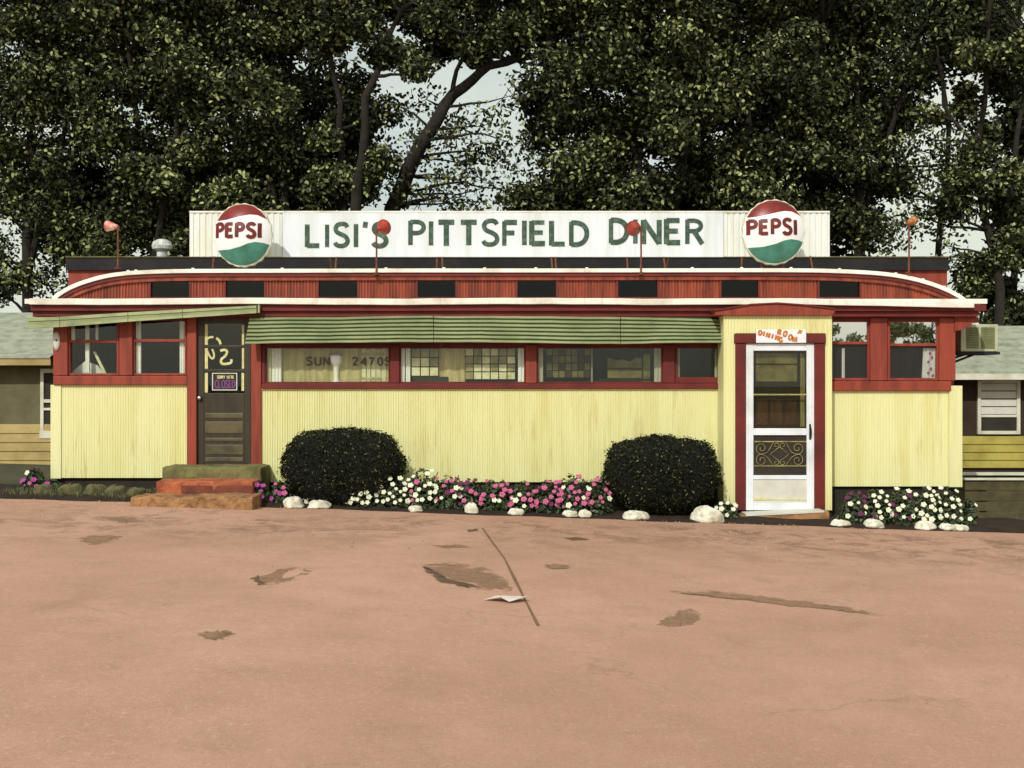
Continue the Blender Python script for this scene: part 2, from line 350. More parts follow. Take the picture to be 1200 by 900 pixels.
# ------------------------------------------------------------------ hand lettering (ribbons along strokes)
GL = {
 'L': (.5, [[(0, 1), (0, 0)], [(0, .06), (.5, .06)]]),
 'I': (.06, [[(.03, 1), (.03, 0)]]),
 'S': (.55, [[(.52, .84), (.44, .95), (.28, .98), (.10, .92), (.03, .76), (.10, .61), (.28, .52), (.46, .41), (.53, .24), (.45, .08), (.27, .02), (.08, .06), (.0, .17)]]),
 "'": (.10, [[(.08, 1.12), (.04, .86)]]),
 'P': (.5, [[(0, 1), (0, 0)], [(0, .95), (.28, .95), (.44, .88), (.5, .73), (.44, .58), (.28, .50), (0, .50)]]),
 'R': (.55, [[(0, 1), (0, 0)], [(0, .95), (.28, .95), (.44, .88), (.5, .74), (.44, .60), (.28, .53), (0, .53)], [(.24, .53), (.55, 0)]]),
 'T': (.6, [[(.3, .9), (.3, 0)], [(0, .95), (.6, .95)]]),
 'F': (.48, [[(0, 1), (0, 0)], [(0, .95), (.48, .95)], [(0, .52), (.38, .52)]]),
 'E': (.5, [[(0, 1), (0, 0)], [(0, .94), (.48, .94)], [(0, .52), (.42, .52)], [(0, .06), (.5, .06)]]),
 'D': (.6, [[(0, 1), (0, 0)], [(0, .95), (.22, .95), (.44, .86), (.57, .66), (.58, .40), (.46, .16), (.24, .05), (0, .05)]]),
 'N': (.58, [[(0, 0), (0, 1)], [(.58, 1), (.58, 0)], [(0, .98), (.58, .02)]]),
 'O': (.62, [[(.31, 1), (.10, .88), (0, .6), (.02, .32), (.16, .06), (.34, 0), (.52, .1), (.62, .38), (.60, .68), (.48, .92), (.31, 1)]]),
 'G': (.6, [[(.56, .82), (.42, .97), (.22, .97), (.04, .75), (.0, .45), (.1, .12), (.3, 0), (.52, .08), (.58, .3), (.58, .45)], [(.34, .45), (.6, .45)]]),
 'M': (.7, [[(0, 0), (0, 1)], [(.7, 1), (.7, 0)], [(0, .98), (.35, .3), (.7, .98)]]),
 'C': (.56, [[(.55, .82), (.42, .97), (.22, .97), (.04, .75), (.0, .45), (.1, .12), (.3, 0), (.5, .08), (.56, .2)]]),
 'U': (.56, [[(0, 1), (.0, .3), (.1, .06), (.28, 0), (.46, .06), (.56, .3), (.56, 1)]]),
 'W': (.8, [[(0, 1), (.2, 0), (.4, .8), (.6, 0), (.8, 1)]]),
 'Y': (.6, [[(.3, .5), (.3, 0)], [(0, 1), (.3, .5), (.6, 1)]]),
 'H': (.56, [[(0, 0), (0, 1)], [(.56, 1), (.56, 0)], [(0, .5), (.56, .5)]]),
 '2': (.5, [[(.0, .8), (.1, .96), (.3, 1), (.48, .85), (.46, .65), (.25, .35), (.02, .04)], [(.0, .05), (.52, .05)]]),
 '4': (.52, [[(.4, 0), (.4, 1)], [(.4, .98), (.0, .32), (.52, .32)]]),
 '7': (.5, [[(0, .95), (.5, .95), (.18, 0)]]),
 '0': (.5, [[(.25, 1), (.06, .85), (0, .5), (.06, .15), (.25, 0), (.44, .15), (.5, .5), (.44, .85), (.25, 1)]]),
 '>': (.8, [[(0, .5), (.75, .5)], [(.42, .85), (.8, .5), (.42, .15)]]),
}
FINE = False
def smooth_line(p):
    if len(p) < 4: return p
    q = []
    for i in range(len(p) - 1):
        p0 = p[max(i - 1, 0)]; p1 = p[i]; p2 = p[i + 1]; p3 = p[min(i + 2, len(p) - 1)]
        for k in range(4):
            t = k / 4
            q.append(tuple(.5 * ((2 * p1[j]) + (-p0[j] + p2[j]) * t + (2 * p0[j] - 5 * p1[j] + 4 * p2[j] - p3[j]) * t * t + (-p0[j] + 3 * p1[j] - 3 * p2[j] + p3[j]) * t ** 3) for j in (0, 1)))
    q.append(p[-1]); return q
def ribbon(mb, pts, t, y, thick=.003, mi=0):
    if FINE:
        q = []
        for a, b in zip(pts[:-1], pts[1:]):
            k = max(1, int(math.dist(a, b) / .02)); q += [(a[0] + (b[0] - a[0]) * i / k, a[1] + (b[1] - a[1]) * i / k) for i in range(k)]
        pts = q + [pts[-1]]
    n = len(pts); L = []; Rr = []
    closed = math.dist(pts[0], pts[-1]) < 1e-6
    for i in range(n):
        if closed and i in (0, n - 1): a, b, c = pts[-2], pts[0], pts[1]
        else: a, b, c = pts[max(i - 1, 0)], pts[i], pts[min(i + 1, n - 1)]
        d1 = Vector((b[0] - a[0], b[1] - a[1])); d2 = Vector((c[0] - b[0], c[1] - b[1]))
        if d1.length < 1e-9: d1 = d2
        if d2.length < 1e-9: d2 = d1
        d1.normalize(); d2.normalize()
        m = d1 + d2
        m = m.normalized() if m.length > 1e-4 else d1
        nn = Vector((-m.y, m.x)); k = 1 / max(.5, nn.dot(Vector((-d1.y, d1.x))))
        L.append((b[0] + nn.x * t / 2 * k, b[1] + nn.y * t / 2 * k)); Rr.append((b[0] - nn.x * t / 2 * k, b[1] - nn.y * t / 2 * k))
    mb.strip(L, Rr, y, y + thick, mi)
def glyph(mb, ch, x, z, wsc, h, t, y, rot=0.0, jit=0.0, mi=0, mirror=False):
    wd, st = GL[ch]; rr = random.Random(hash((ch, round(x, 3))) & 0xffff)
    for k, s in enumerate(st):
        q = []
        for (a, b) in smooth_line(s):
            a2 = (wd - a if mirror else a) * wsc; b2 = b * h
            c_, s_ = math.cos(rot), math.sin(rot)
            q.append((x + a2 * c_ - b2 * s_, z + a2 * s_ + b2 * c_))
        tt = t * (1 + rr.uniform(-jit, jit))
        ribbon(mb, q, tt, y - .0007 * k, .004, mi)
def text(mb, s, x0, x1, z0, h, t, y, gap=.24, jit=.12, mi=0):
    wsum = sum(GL[c][0] if c != ' ' else .45 for c in s) + gap * (len(s) - 1)
    k = (x1 - x0) / wsum; x = x0
    for c in s:
        if c == ' ': x += (.45 + gap) * k; continue
        glyph(mb, c, x, z0 + h * random.uniform(-.02, .02) * (jit > 0), k, h * (1 + random.uniform(-.03, .03) * (jit > 0)), t, y, 0, jit, mi)
        x += (GL[c][0] + gap) * k

# ================================================================== SETTING
def sheet(name, xs, ys, zf, mat):
    vs = [(x, y, zf(x, y)) for y in ys for x in xs]; nx = len(xs)
    fs = [(j * nx + i, j * nx + i + 1, (j + 1) * nx + i + 1, (j + 1) * nx + i) for j in range(len(ys) - 1) for i in range(nx - 1)]
    mb = MB(); mb.add(vs, fs); return structure(mb.build(name, mat, smooth=True))
EDGE = -1.15
# ground: rough grass and earth to the horizon
m, n, l, p = _nodes('ground_earth')
tc = n.new('ShaderNodeTexCoord'); nz = n.new('ShaderNodeTexNoise'); nz.inputs['Scale'].default_value = 1.1; nz.inputs['Detail'].default_value = 9
l.new(tc.outputs['Object'], nz.inputs['Vector']); cr = n.new('ShaderNodeValToRGB')
cr.color_ramp.elements[0].position = .35; cr.color_ramp.elements[0].color = (.035, .045, .016, 1)
cr.color_ramp.elements[1].position = .68; cr.color_ramp.elements[1].color = (.085, .075, .04, 1)
l.new(nz.outputs['Fac'], cr.inputs[0]); l.new(cr.outputs[0], p.inputs['Base Color']); p.inputs['Roughness'].default_value = 1
xs = [-900, -300, -120, -60, -40] + [i for i in range(-30, 31, 2)] + [40, 60, 120, 300, 900]
sheet('ground', xs, [-900, -200, -60, -20, -6, -1, 3, 8, 16, 40, 120, 900], lambda x, y: gz(x) - .03, m)

# pavement: pinkish worn lot
m, n, l, p = _nodes('pink_pavement')
tc = n.new('ShaderNodeTexCoord')
def noise(scale, detail, vec, rough=.6, dist=0):
    q = n.new('ShaderNodeTexNoise'); q.inputs['Scale'].default_value = scale; q.inputs['Detail'].default_value = detail
    q.inputs['Roughness'].default_value = rough; q.inputs['Distortion'].default_value = dist
    l.new(vec, q.inputs['Vector']); return q.outputs['Fac']
def mrange(v, a, b, c=0, d=1):
    q = n.new('ShaderNodeMapRange'); q.inputs[1].default_value = a; q.inputs[2].default_value = b; q.inputs[3].default_value = c; q.inputs[4].default_value = d
    l.new(v, q.inputs[0]); return q.outputs[0]
def mixc(f, a, b):
    q = n.new('ShaderNodeMix'); q.data_type = 'RGBA'; l.new(f, q.inputs['Factor'])
    for s_, v in (('A', a), ('B', b)):
        if isinstance(v, tuple): q.inputs[s_].default_value = (*v, 1)
        else: l.new(v, q.inputs[s_])
    return q.outputs['Result']
def mul(a, b):
    q = n.new('ShaderNodeMath'); q.operation = 'MULTIPLY'; l.new(a, q.inputs[0]); l.new(b, q.inputs[1]); return q.outputs[0]
ob = tc.outputs['Object']
base = mixc(mrange(noise(.35, 6, ob), .38, .66), srgb(182, 141, 122), srgb(165, 124, 104))
base = mixc(mrange(noise(2.2, 8, ob, .7), .42, .70, 0, .65), base, srgb(156, 118, 95))
mp = n.new('ShaderNodeMapping'); mp.inputs['Scale'].default_value = (.55, 1.5, 1); l.new(ob, mp.inputs[0])
sep = n.new('ShaderNodeSeparateXYZ'); l.new(ob, sep.inputs[0])
band = mul(mrange(sep.outputs['Y'], -5.2, -3.0), mrange(sep.outputs['Y'], -1.35, -1.9))
wear = mul(mrange(noise(2.0, 11, ob, .76, .6), .47, .58), band)
base = mixc(mul(wear, mrange(noise(.45, 3, ob), .34, .50, .2, 1.0)), base, srgb(100, 74, 56))
base = mixc(mrange(noise(1.1, 9, ob, .7, .4), .56, .68, 0, .45), base, srgb(140, 104, 78))
vo = n.new('ShaderNodeTexVoronoi'); vo.feature = 'DISTANCE_TO_EDGE'; vo.inputs['Scale'].default_value = .55
wv_ = n.new('ShaderNodeVectorMath'); wv_.operation = 'ADD'; nn_ = n.new('ShaderNodeTexNoise'); nn_.inputs['Scale'].default_value = 1.6; nn_.inputs['Detail'].default_value = 8
l.new(ob, nn_.inputs['Vector']); l.new(ob, wv_.inputs[0]); l.new(nn_.outputs['Color'], wv_.inputs[1]); l.new(wv_.outputs[0], vo.inputs['Vector'])
base = mixc(mul(mrange(vo.outputs['Distance'], .010, .003), mrange(noise(.45, 3, ob), .52, .60, 0, .35)), base, srgb(96, 72, 56))
base = mixc(mrange(noise(14, 6, ob, .8), .52, .72, 0, .55), base, srgb(146, 111, 89))
base = mixc(mrange(noise(26, 5, ob, .8), .54, .70, 0, .6), base, srgb(208, 174, 152))
base = mixc(mrange(noise(.22, 5, ob, .6, .8), .44, .60, 0, .40), base, srgb(150, 112, 90))
base = mixc(mrange(noise(5.5, 8, ob, .8, .3), .60, .70, 0, .45), base, srgb(120, 90, 70))
grit = noise(90, 3, ob)
base = mixc(mrange(grit, .35, .75, 0, .35), base, srgb(206, 176, 156))
base = mixc(mrange(noise(230, 2, ob), .60, .78, 0, .5), base, srgb(110, 84, 66))
l.new(base, p.inputs['Base Color']); p.inputs['Roughness'].default_value = .92; p.inputs['Specular IOR Level'].default_value = .2
b = n.new('ShaderNodeBump'); b.inputs['Strength'].default_value = .35; b.inputs['Distance'].default_value = .01
l.new(grit, b.inputs['Height']); l.new(b.outputs[0], p.inputs['Normal'])
xs = [-120, -60, -40] + [i * .25 for i in range(-80, 81)] + [40, 60, 120]
def edge(x): return EDGE + .035 * math.sin(x * 2.3) + .025 * math.sin(x * 5.1 + 1) - .02 * math.sin(x * .7)
ys = [-70, -40, -25, -18, -14, -11, -9, -7, -5, -3.5, -2.2, -1.6]
mb = MB(); nx = len(xs)
vs = [(x, y, gz(x) + .008 * math.sin(x * .9 + y) * (y > -12)) for y in ys for x in xs] + [(x, edge(x), gz(x)) for x in xs]
mb.add(vs, [(j * nx + i, j * nx + i + 1, (j + 1) * nx + i + 1, (j + 1) * nx + i) for j in range(len(ys)) for i in range(nx - 1)])
structure(mb.build('pavement', m, smooth=True))
def pz(x, y): return gz(x) + .008 * math.sin(x * .9 + y) * (y > -12)

# asphalt patches and the expansion joint, outlines with their own shape
M['patch'] = paint('brown_patch', srgb(146, 114, 90), srgb(132, 102, 79), scale=4, rough=.95, grain=.2)
M['patch2'] = paint('dark_stain', srgb(148, 118, 92), srgb(136, 106, 82), scale=4, rough=.95, grain=.25)
M['patchrim'] = paint('broken_patch_edge', srgb(112, 88, 69), srgb(92, 72, 57), scale=20, rough=1, grain=.4)
def crumble(m):
    n, l = m.node_tree.nodes, m.node_tree.links; p = n['Principled BSDF']
    at = n.new('ShaderNodeAttribute'); at.attribute_name = 'inner'; tc = n.new('ShaderNodeTexCoord')
    nz = n.new('ShaderNodeTexNoise'); nz.inputs['Scale'].default_value = 7; nz.inputs['Detail'].default_value = 9; nz.inputs['Roughness'].default_value = .7
    l.new(tc.outputs['Object'], nz.inputs['Vector'])
    a = n.new('ShaderNodeMath'); a.operation = 'MULTIPLY_ADD'; a.inputs[1].default_value = .62; l.new(at.outputs['Fac'], a.inputs[0]); st_ = n.new('ShaderNodeMapRange'); st_.inputs[1].default_value = .32; st_.inputs[2].default_value = .68; l.new(nz.outputs['Fac'], st_.inputs[0]); l.new(st_.outputs[0], a.inputs[2])
    mr = n.new('ShaderNodeMapRange'); mr.inputs[1].default_value = .45; mr.inputs[2].default_value = .95; mr.inputs[4].default_value = .9; l.new(a.outputs[0], mr.inputs[0]); l.new(mr.outputs[0], p.inputs['Alpha'])
for q in ('patch', 'patch2', 'patchrim'): crumble(M[q])
def patch(name, pix, mat, lift, rough=.018, sub=7):
    g = [gp(*q) for q in pix]; out = []
    for i in range(len(g)):
        a, b_ = g[i], g[(i + 1) % len(g)]
        for k in range(sub):
            t = k / sub
            out.append((a[0] + (b_[0] - a[0]) * t + random.uniform(-rough, rough), a[1] + (b_[1] - a[1]) * t + random.uniform(-rough, rough)))
    cx = sum(q[0] for q in out) / len(out); cy = sum(q[1] for q in out) / len(out)
    mb = MB(); rings = (1, .78, .5, .2)
    vs = []
    for r_ in rings: vs += [(cx + (x - cx) * r_, cy + (y - cy) * r_, 0) for x, y in out]
    vs = [(x, y, pz(x, y) + lift) for x, y, _ in vs]; k = len(out)
    fs = [(j * k + i, j * k + (i + 1) % k, (j + 1) * k + (i + 1) % k, (j + 1) * k + i) for j in range(len(rings) - 1) for i in range(k)]
    fs.append(tuple(range((len(rings) - 1) * k, len(rings) * k)))
    mb.add(vs, fs); o = mb.build(name, mat)
    at = o.data.attributes.new('inner', 'FLOAT', 'POINT'); at.data.foreach_set('value', [q for q in (0, .35, .75, .95) for _ in range(k)])
    return structure(o)
patch('pavement_patch', [(493, 662), (530, 660), (562, 663), (585, 672), (600, 688), (598, 694), (572, 692), (545, 687), (520, 682), (505, 672)], M['patch'], .004)
patch('pavement_patch', [(493, 662), (505, 670), (522, 680), (545, 684), (570, 690), (560, 691.5), (543, 687.5), (518, 683), (503, 674)], M['patchrim'], .008, .02)
patch('pavement_patch', [(294, 678), (302, 670), (318, 665.5), (345, 664), (369, 667), (354, 678), (325, 685), (305, 685)], M['patch'], .004)
patch('pavement_patch', [(294, 677), (302, 674), (306, 682), (312, 684), (304, 685.5)], M['patchrim'], .008, .02)
patch('pavement_patch', [(88, 631), (100, 627), (125, 626), (144, 628), (132, 636), (105, 638)], M['patch2'], .004)
patch('pavement_patch', [(766, 732), (782, 724), (794, 716), (806, 714), (818, 717), (822, 725), (812, 732), (788, 735)], M['patch2'], .004)
patch('pavement_stain', [(775, 694), (830, 693), (900, 700), (960, 708), (1010, 716), (1040, 724), (1000, 719), (940, 713), (880, 706), (820, 699)], M['patch2'], .004, .03)
patch('pavement_stain', [(628, 664), (645, 662), (672, 663), (670, 667), (645, 668)], M['patch2'], .004, .03)
patch('pavement_stain', [(544, 621), (560, 619), (562, 622), (550, 624)], M['patchrim'], .004, .03)
patch('pavement_stain', [(660, 630), (680, 629), (690, 632), (672, 634)], M['patchrim'], .004, .03)
patch('pavement_stain', [(228, 747), (238, 742), (252, 740), (268, 741), (276, 744), (262, 750), (246, 752)], M['patch2'], .004, .04)
patch('pavement_stain', [(505, 640), (540, 639), (556, 642), (530, 644)], M['patch2'], .004, .04)
jl = [gp(q, r_) for q, r_ in ((566, 619), (578, 637), (590, 655), (603, 680), (614, 702), (631, 733))]
mb = MB(); vs = []
for i, (x, y) in enumerate(jl):
    wv = .012 + random.uniform(-.005, .005)
    x += random.uniform(-.01, .01)
    vs += [(x - wv, y, pz(x, y) + .0045), (x + wv, y, pz(x, y) + .0045)]
mb.add(vs, [(2 * i, 2 * i + 1, 2 * i + 3, 2 * i + 2) for i in range(len(jl) - 1)])
structure(mb.build('pavement_joint', paint('joint_filler', srgb(122, 94, 72), srgb(100, 78, 60), scale=6, rough=1, grain=.2)))

ng = 900
gx_ = rng.uniform(-7.2, 7.2, ng); gy_ = EDGE - np.abs(rng.normal(0, 1, ng)) ** 1.6 * 1.1 - .02
mb = MB()
for a, b_ in zip(gx_, gy_):
    q = random.uniform(.006, .018); z = pz(a, b_); c_, s__ = math.cos(a * 9) * q, math.sin(a * 9) * q
    mb.add([(a + c_, b_ + s__, z), (a - s__, b_ + c_, z), (a - c_, b_ - s__, z), (a + s__, b_ - c_, z), (a, b_, z + q * .8)], [(0, 1, 4), (1, 2, 4), (2, 3, 4), (3, 0, 4)])
o = mb.build('loose_grit', paint('grit', srgb(170, 140, 118), srgb(110, 86, 68), scale=6, rough=1)); o['kind'] = 'stuff'; tag(o, 'loose grit scattered on the pink pavement along the flower bed', 'grit')
# planting bed
xs = [i * .2 - 7.6 for i in range(0, 80)]
mb = MB(); ys_ = [-1.22, -1.05, -.8, -.4, .0, .3]
hh = [-.012, .03, .05, .06, .05, .04]
vs = [(x, y + (edge(x) - EDGE if j < 2 else 0), gz(x) + hh[j] + .012 * math.sin(x * 7 + j * 2) * (j > 0)) for j, y in enumerate(ys_) for x in xs]; nx = len(xs)
mb.add(vs, [(j * nx + i, j * nx + i + 1, (j + 1) * nx + i + 1, (j + 1) * nx + i) for j in range(len(ys_) - 1) for i in range(nx - 1)])
structure(mb.build('soil', M['soil'], smooth=True))

# ================================================================== THE DINER
XL, XR = X(60), X(1122)
diner = empty('diner', (0, 1.2, gz(0)), 'long yellow and red railcar diner with green awnings behind a flower bed', 'diner')
def ground_z(px): return gz(X(px))
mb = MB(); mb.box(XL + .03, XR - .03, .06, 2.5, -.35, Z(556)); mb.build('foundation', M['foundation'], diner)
# wall panels (fluted metal)
def panel(px0, px1, py0, py1l, py1r, Y, pitch, depth, mat='yellow'):
    mb = MB(); x0, x1 = X(px0, Y), X(px1, Y)
    zb = lambda x: Z(py1l + (py1r - py1l) * (x - x0) / (x1 - x0), Y)
    mb.flute(x0, x1, Z(max(py1l, py1r), Y), Z(py0, Y), Y, pitch, depth)
    return mb.build('wall_panel', M[mat], diner)
panel(72, 219, 451, 560, 560, 0, .036, .005)
panel(306, 850, 456, 565, 565, 0, .034, .011)
panel(972, 1112, 458, 570, 570, 0, .040, .004)
box_part('corner_board', M['yellow_trim'], diner, (59, 71.5, 451, 561, -.02, .12))
box_part('corner_board', M['yellow_trim'], diner, (1112.5, 1128, 452, 571, -.03, .16))
box_part('panel_cap', M['yellow_trim'], diner, (306, 848, 453, 457, -.014, .03), bevel=.004)
# end, back and inside
mb = MB(); mb.box(XL, XL + .1, .122, 2.5, Z(560), Z(362)); mb.build('end_wall', M['red'], diner)
mb = MB(); mb.box(XR - .1, XR, .132, 2.5, Z(565), Z(362)); mb.build('end_wall', M['red'], diner)
mb = MB(); mb.box(XL + .1, XR - .1, 2.4, 2.5, Z(556), Z(362)); mb.build('back_wall', M['interior'], diner)
mb = MB(); mb.box(XL + .1, XR - .1, .1, 2.4, Z(548), Z(543)); mb.build('floor', M['floor'], diner)
mb = MB(); mb.box(XL + .1, XR - .1, .16, 2.4, Z(368), Z(364)); mb.build('ceiling', M['interior'], diner)
mb = MB(); mb.box(XL + .4, XR - .4, 1.3, 1.36, Z(542), Z(470)); mb.box(XL + .4, XR - .4, 1.2, 1.7, Z(470), Z(466)); mb.build('counter', M['door'], diner)
# header, fascia, drip edge
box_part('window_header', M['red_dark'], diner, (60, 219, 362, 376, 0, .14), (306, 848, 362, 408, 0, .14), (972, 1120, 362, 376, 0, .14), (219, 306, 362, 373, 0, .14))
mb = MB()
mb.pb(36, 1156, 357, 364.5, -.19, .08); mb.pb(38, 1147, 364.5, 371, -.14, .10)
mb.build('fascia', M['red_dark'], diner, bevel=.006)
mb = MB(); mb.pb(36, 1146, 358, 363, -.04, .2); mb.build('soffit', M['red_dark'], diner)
mb = MB(); top = []; bot = []
for i in range(41):
    t = i / 40; px = 34 + t * (1142 - 34); dy = 3.5 * max(0, (t - .72) / .28) ** 1.5 + .5 * math.sin(t * 21) + random.uniform(-.25, .25)
    top.append((X(px, -.25), Z(349.5 + dy, -.25))); bot.append((X(px, -.25), Z(356.8 + dy, -.25)))
mb.strip(top, bot, -.25, -.205); mb.build('drip_edge', M['white_edge'], diner, bevel=.008)
mb = MB(); mb.add([(X(36), -.2, Z(357)), (X(1150), -.2, Z(357)), (X(1150), 2.6, Z(352)), (X(36), 2.6, Z(352)), (X(36), -.2, Z(351.5)), (X(1150), -.2, Z(351.5)), (X(1150), 2.6, Z(347)), (X(36), 2.6, Z(347))],
                   [(0, 3, 2, 1), (4, 5, 6, 7), (0, 1, 5, 4), (1, 2, 6, 5), (2, 3, 7, 6), (3, 0, 4, 7)]); mb.build('roof', M['white_edge'], diner)
# corbel under the right end of the eave
Y = -.05
cb = [(1119, 371.5), (1147, 371.5), (1147, 378), (1139, 379), (1139, 382.5), (1130, 383.5), (1130, 386.5), (1119, 388)]
mb = MB(); mb.prism([(X(a, Y), Z(b_, Y)) for a, b_ in cb], Y, .5); mb.build('eave_bracket', M['red'], diner, bevel=.005)
# ---- monitor roof with rounded ends
YM = .62
curve = [(60, 349), (70, 341), (84, 333.5), (100, 327.5), (120, 322), (142, 318.5), (170, 316.5), (220, 315.2), (320, 315), (480, 314.6), (640, 314.6), (800, 314.4), (930, 314.4), (985, 315.5), (1030, 318), (1062, 322.5), (1088, 329), (1110, 337), (1126, 345.5), (1136, 353)]
curve = smooth_line(curve)
def offs(c, d):
    q = []
    for i in range(len(c)):
        a, b_ = c[max(i - 1, 0)], c[min(i + 1, len(c) - 1)]
        dx, dy = b_[0] - a[0], b_[1] - a[1]; L_ = math.hypot(dx, dy)
        q.append((c[i][0] - dy / L_ * d, c[i][1] + dx / L_ * d))
    return q
def w2(c, Y): return [(X(a, Y), Z(b_, Y)) for a, b_ in c]
c0 = curve; c1 = offs(curve, 4.6); c2 = offs(curve, 8.6); c3 = offs(curve, 13.2)
mb = MB(); mb.strip(w2(c0, YM), w2(c1, YM), YM, 2.4); mb.build('monitor_roof', M['white_edge'], diner, bevel=.004)
mb = MB(); mb.strip(w2(c1, YM), w2(c2, YM), YM + .03, YM + .16); mb.build('monitor_trim', M['red_dark'], diner)
mb = MB(); mb.strip(w2(c2, YM), w2(c3, YM), YM + .055, YM + .16); mb.build('monitor_trim', M['red_roof'], diner)
YW = YM + .09
cw = w2(c2, YW); cx_ = [q[0] for q in cw]; cz_ = [q[1] for q in cw]
def ctop(x): return float(np.interp(x, cx_, cz_)) + .005
wins = [(174, 224), (262, 312), (371, 421), (487, 536), (604, 654), (722, 773), (843, 891), (958, 1010)]
e = 72
for a, b_ in wins + [(1131, 1131)]:
    mb = MB(); mb.flute(X(e, YW), X(a, YW), Z(353, YW), ctop, YW, .045, .012); mb.build('clerestory_panel', M['red_roof'], diner)
    e = b_
for a, b_ in wins:
    mb = MB()
    mb.pb(a, a + 2.4, 324, 350, YW - .012, .08); mb.pb(b_ - 2.4, b_, 324, 350, YW - .012, .08); mb.pb(a + 2.4, b_ - 2.4, 348.2, 350, YW - .010, .08)
    f = mb.build('clerestory_window', M['red_dark'], diner)
    mb = MB(); mb.pb(a + 2.4, b_ - 2.4, 324, 348.2, YW + .03, .006); mb.build('pane', M['glass_clere'], f)
mb = MB(); mb.pb(112, 1078, 326, 353, 1.0, .05); mb.build('monitor_lining', M['dark'], diner)
for px in (149, 158, 225, 330, 452, 520, 568, 628, 688, 812, 870, 928, 985, 1051, 1083, 1108):
    yy = float(np.interp(px, [q[0] for q in c0], [q[1] for q in c0]))
    mb = MB(); mb.lathe([(0, .022), (.02, .018), (.028, .0), (.028, -.01)], (X(px, YM), YM + .05, Z(yy, YM)), n=10); mb.build('roof_clip', M['white_edge'], diner)

# ---- posts and sashes of the front wall
def post(px0, px1, py0, py1, Y=-.03, d=.16, mat='red', name='window_post', bevel=.008):
    return box_part(name, M[mat], diner, (px0, px1, py0, py1, Y, d), bevel=bevel)
post(62, 79, 372, 440); post(139.5, 155, 372, 440); post(219, 230, 372, 548, -.035); post(294, 306, 372, 549, -.035)
post(457, 468, 404, 449, -.02, .14, 'red_dark'); post(616, 629, 404, 449, -.02, .14, 'red'); post(777, 791, 404, 449, -.02, .14, 'red_dark')
post(306.5, 310.5, 404, 449, -.01, .12, 'red_dark')
post(1020, 1040, 372, 446); post(1101, 1120, 372, 446)
post(62, 219, 440.5, 451, -.05, .16, 'red', 'window_sill'); post(306.5, 848, 449.3, 455.8, -.04, .14, 'red_dark', 'window_sill')
post(972, 1115, 446.5, 458, -.05, .16, 'red', 'window_sill')
def sash(px0, px1, py0, py1, rail, fw=2.6, mat='red', upper='glass', lower='glass', Y=.01, bottom=None):
    mb = MB(); bt = bottom or fw
    mb.pb(px0, px0 + fw, py0, py1, Y, .06); mb.pb(px1 - fw, px1, py0, py1, Y, .06)
    mb.pb(px0 + fw, px1 - fw, py0, py0 + fw * .8, Y + .003, .05); mb.pb(px0 + fw, px1 - fw, py1 - bt, py1, Y - .004, .07)
    if rail: mb.pb(px0 + fw, px1 - fw, rail - 1.6, rail + 1.6, Y - .006, .06)
    f = mb.build('window', M[mat], diner, bevel=.004)
    if rail:
        g = MB(); g.pb(px0 + fw, px1 - fw, py0 + fw * .8, rail - 1.6, Y + .025, .005); g.build('pane', M[upper], f)
        g = MB(); g.pb(px0 + fw, px1 - fw, rail + 1.6, py1 - bt, Y + .040, .005); g.build('pane', M[lower], f)
    else:
        g = MB(); g.pb(px0 + fw, px1 - fw, py0 + fw * .8, py1 - bt, Y + .03, .005); g.build('pane', M[lower], f)
    return f
sash(79.3, 139.2, 375, 440, 400, lower='glass', upper='glass'); sash(155.3, 218.7, 374, 440, 399)
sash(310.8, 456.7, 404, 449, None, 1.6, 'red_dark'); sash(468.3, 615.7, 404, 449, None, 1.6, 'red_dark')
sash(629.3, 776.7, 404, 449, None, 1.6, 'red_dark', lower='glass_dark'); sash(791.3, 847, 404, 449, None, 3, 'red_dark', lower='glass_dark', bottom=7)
sash(972.5, 1019.7, 375, 446, 402, 3, 'red', 'glass_sky', 'screen'); sash(1040.3, 1100.7, 375, 446, 404, 3, 'red', 'glass_sky', 'screen')
mb = MB(); mb.lathe([(0, .03), (.03, .028), (.05, .01), (.05, 0)], (X(67.5), -.032, Z(400)), (0, -1, 0), 16)
for i in range(len(mb.v)):
    x, y, z = mb.v[i]; mb.v[i] = (x, y, Z(400) + (z - Z(400)) * 2.7)
mb.lathe([(0, .045), (.012, .04), (.016, .025)], (X(68), -.032, Z(399)), (0, -1, 0), 10, 1)
mb.build('wall_lamp', [M['kick'], M['rust']], diner, smooth=True)

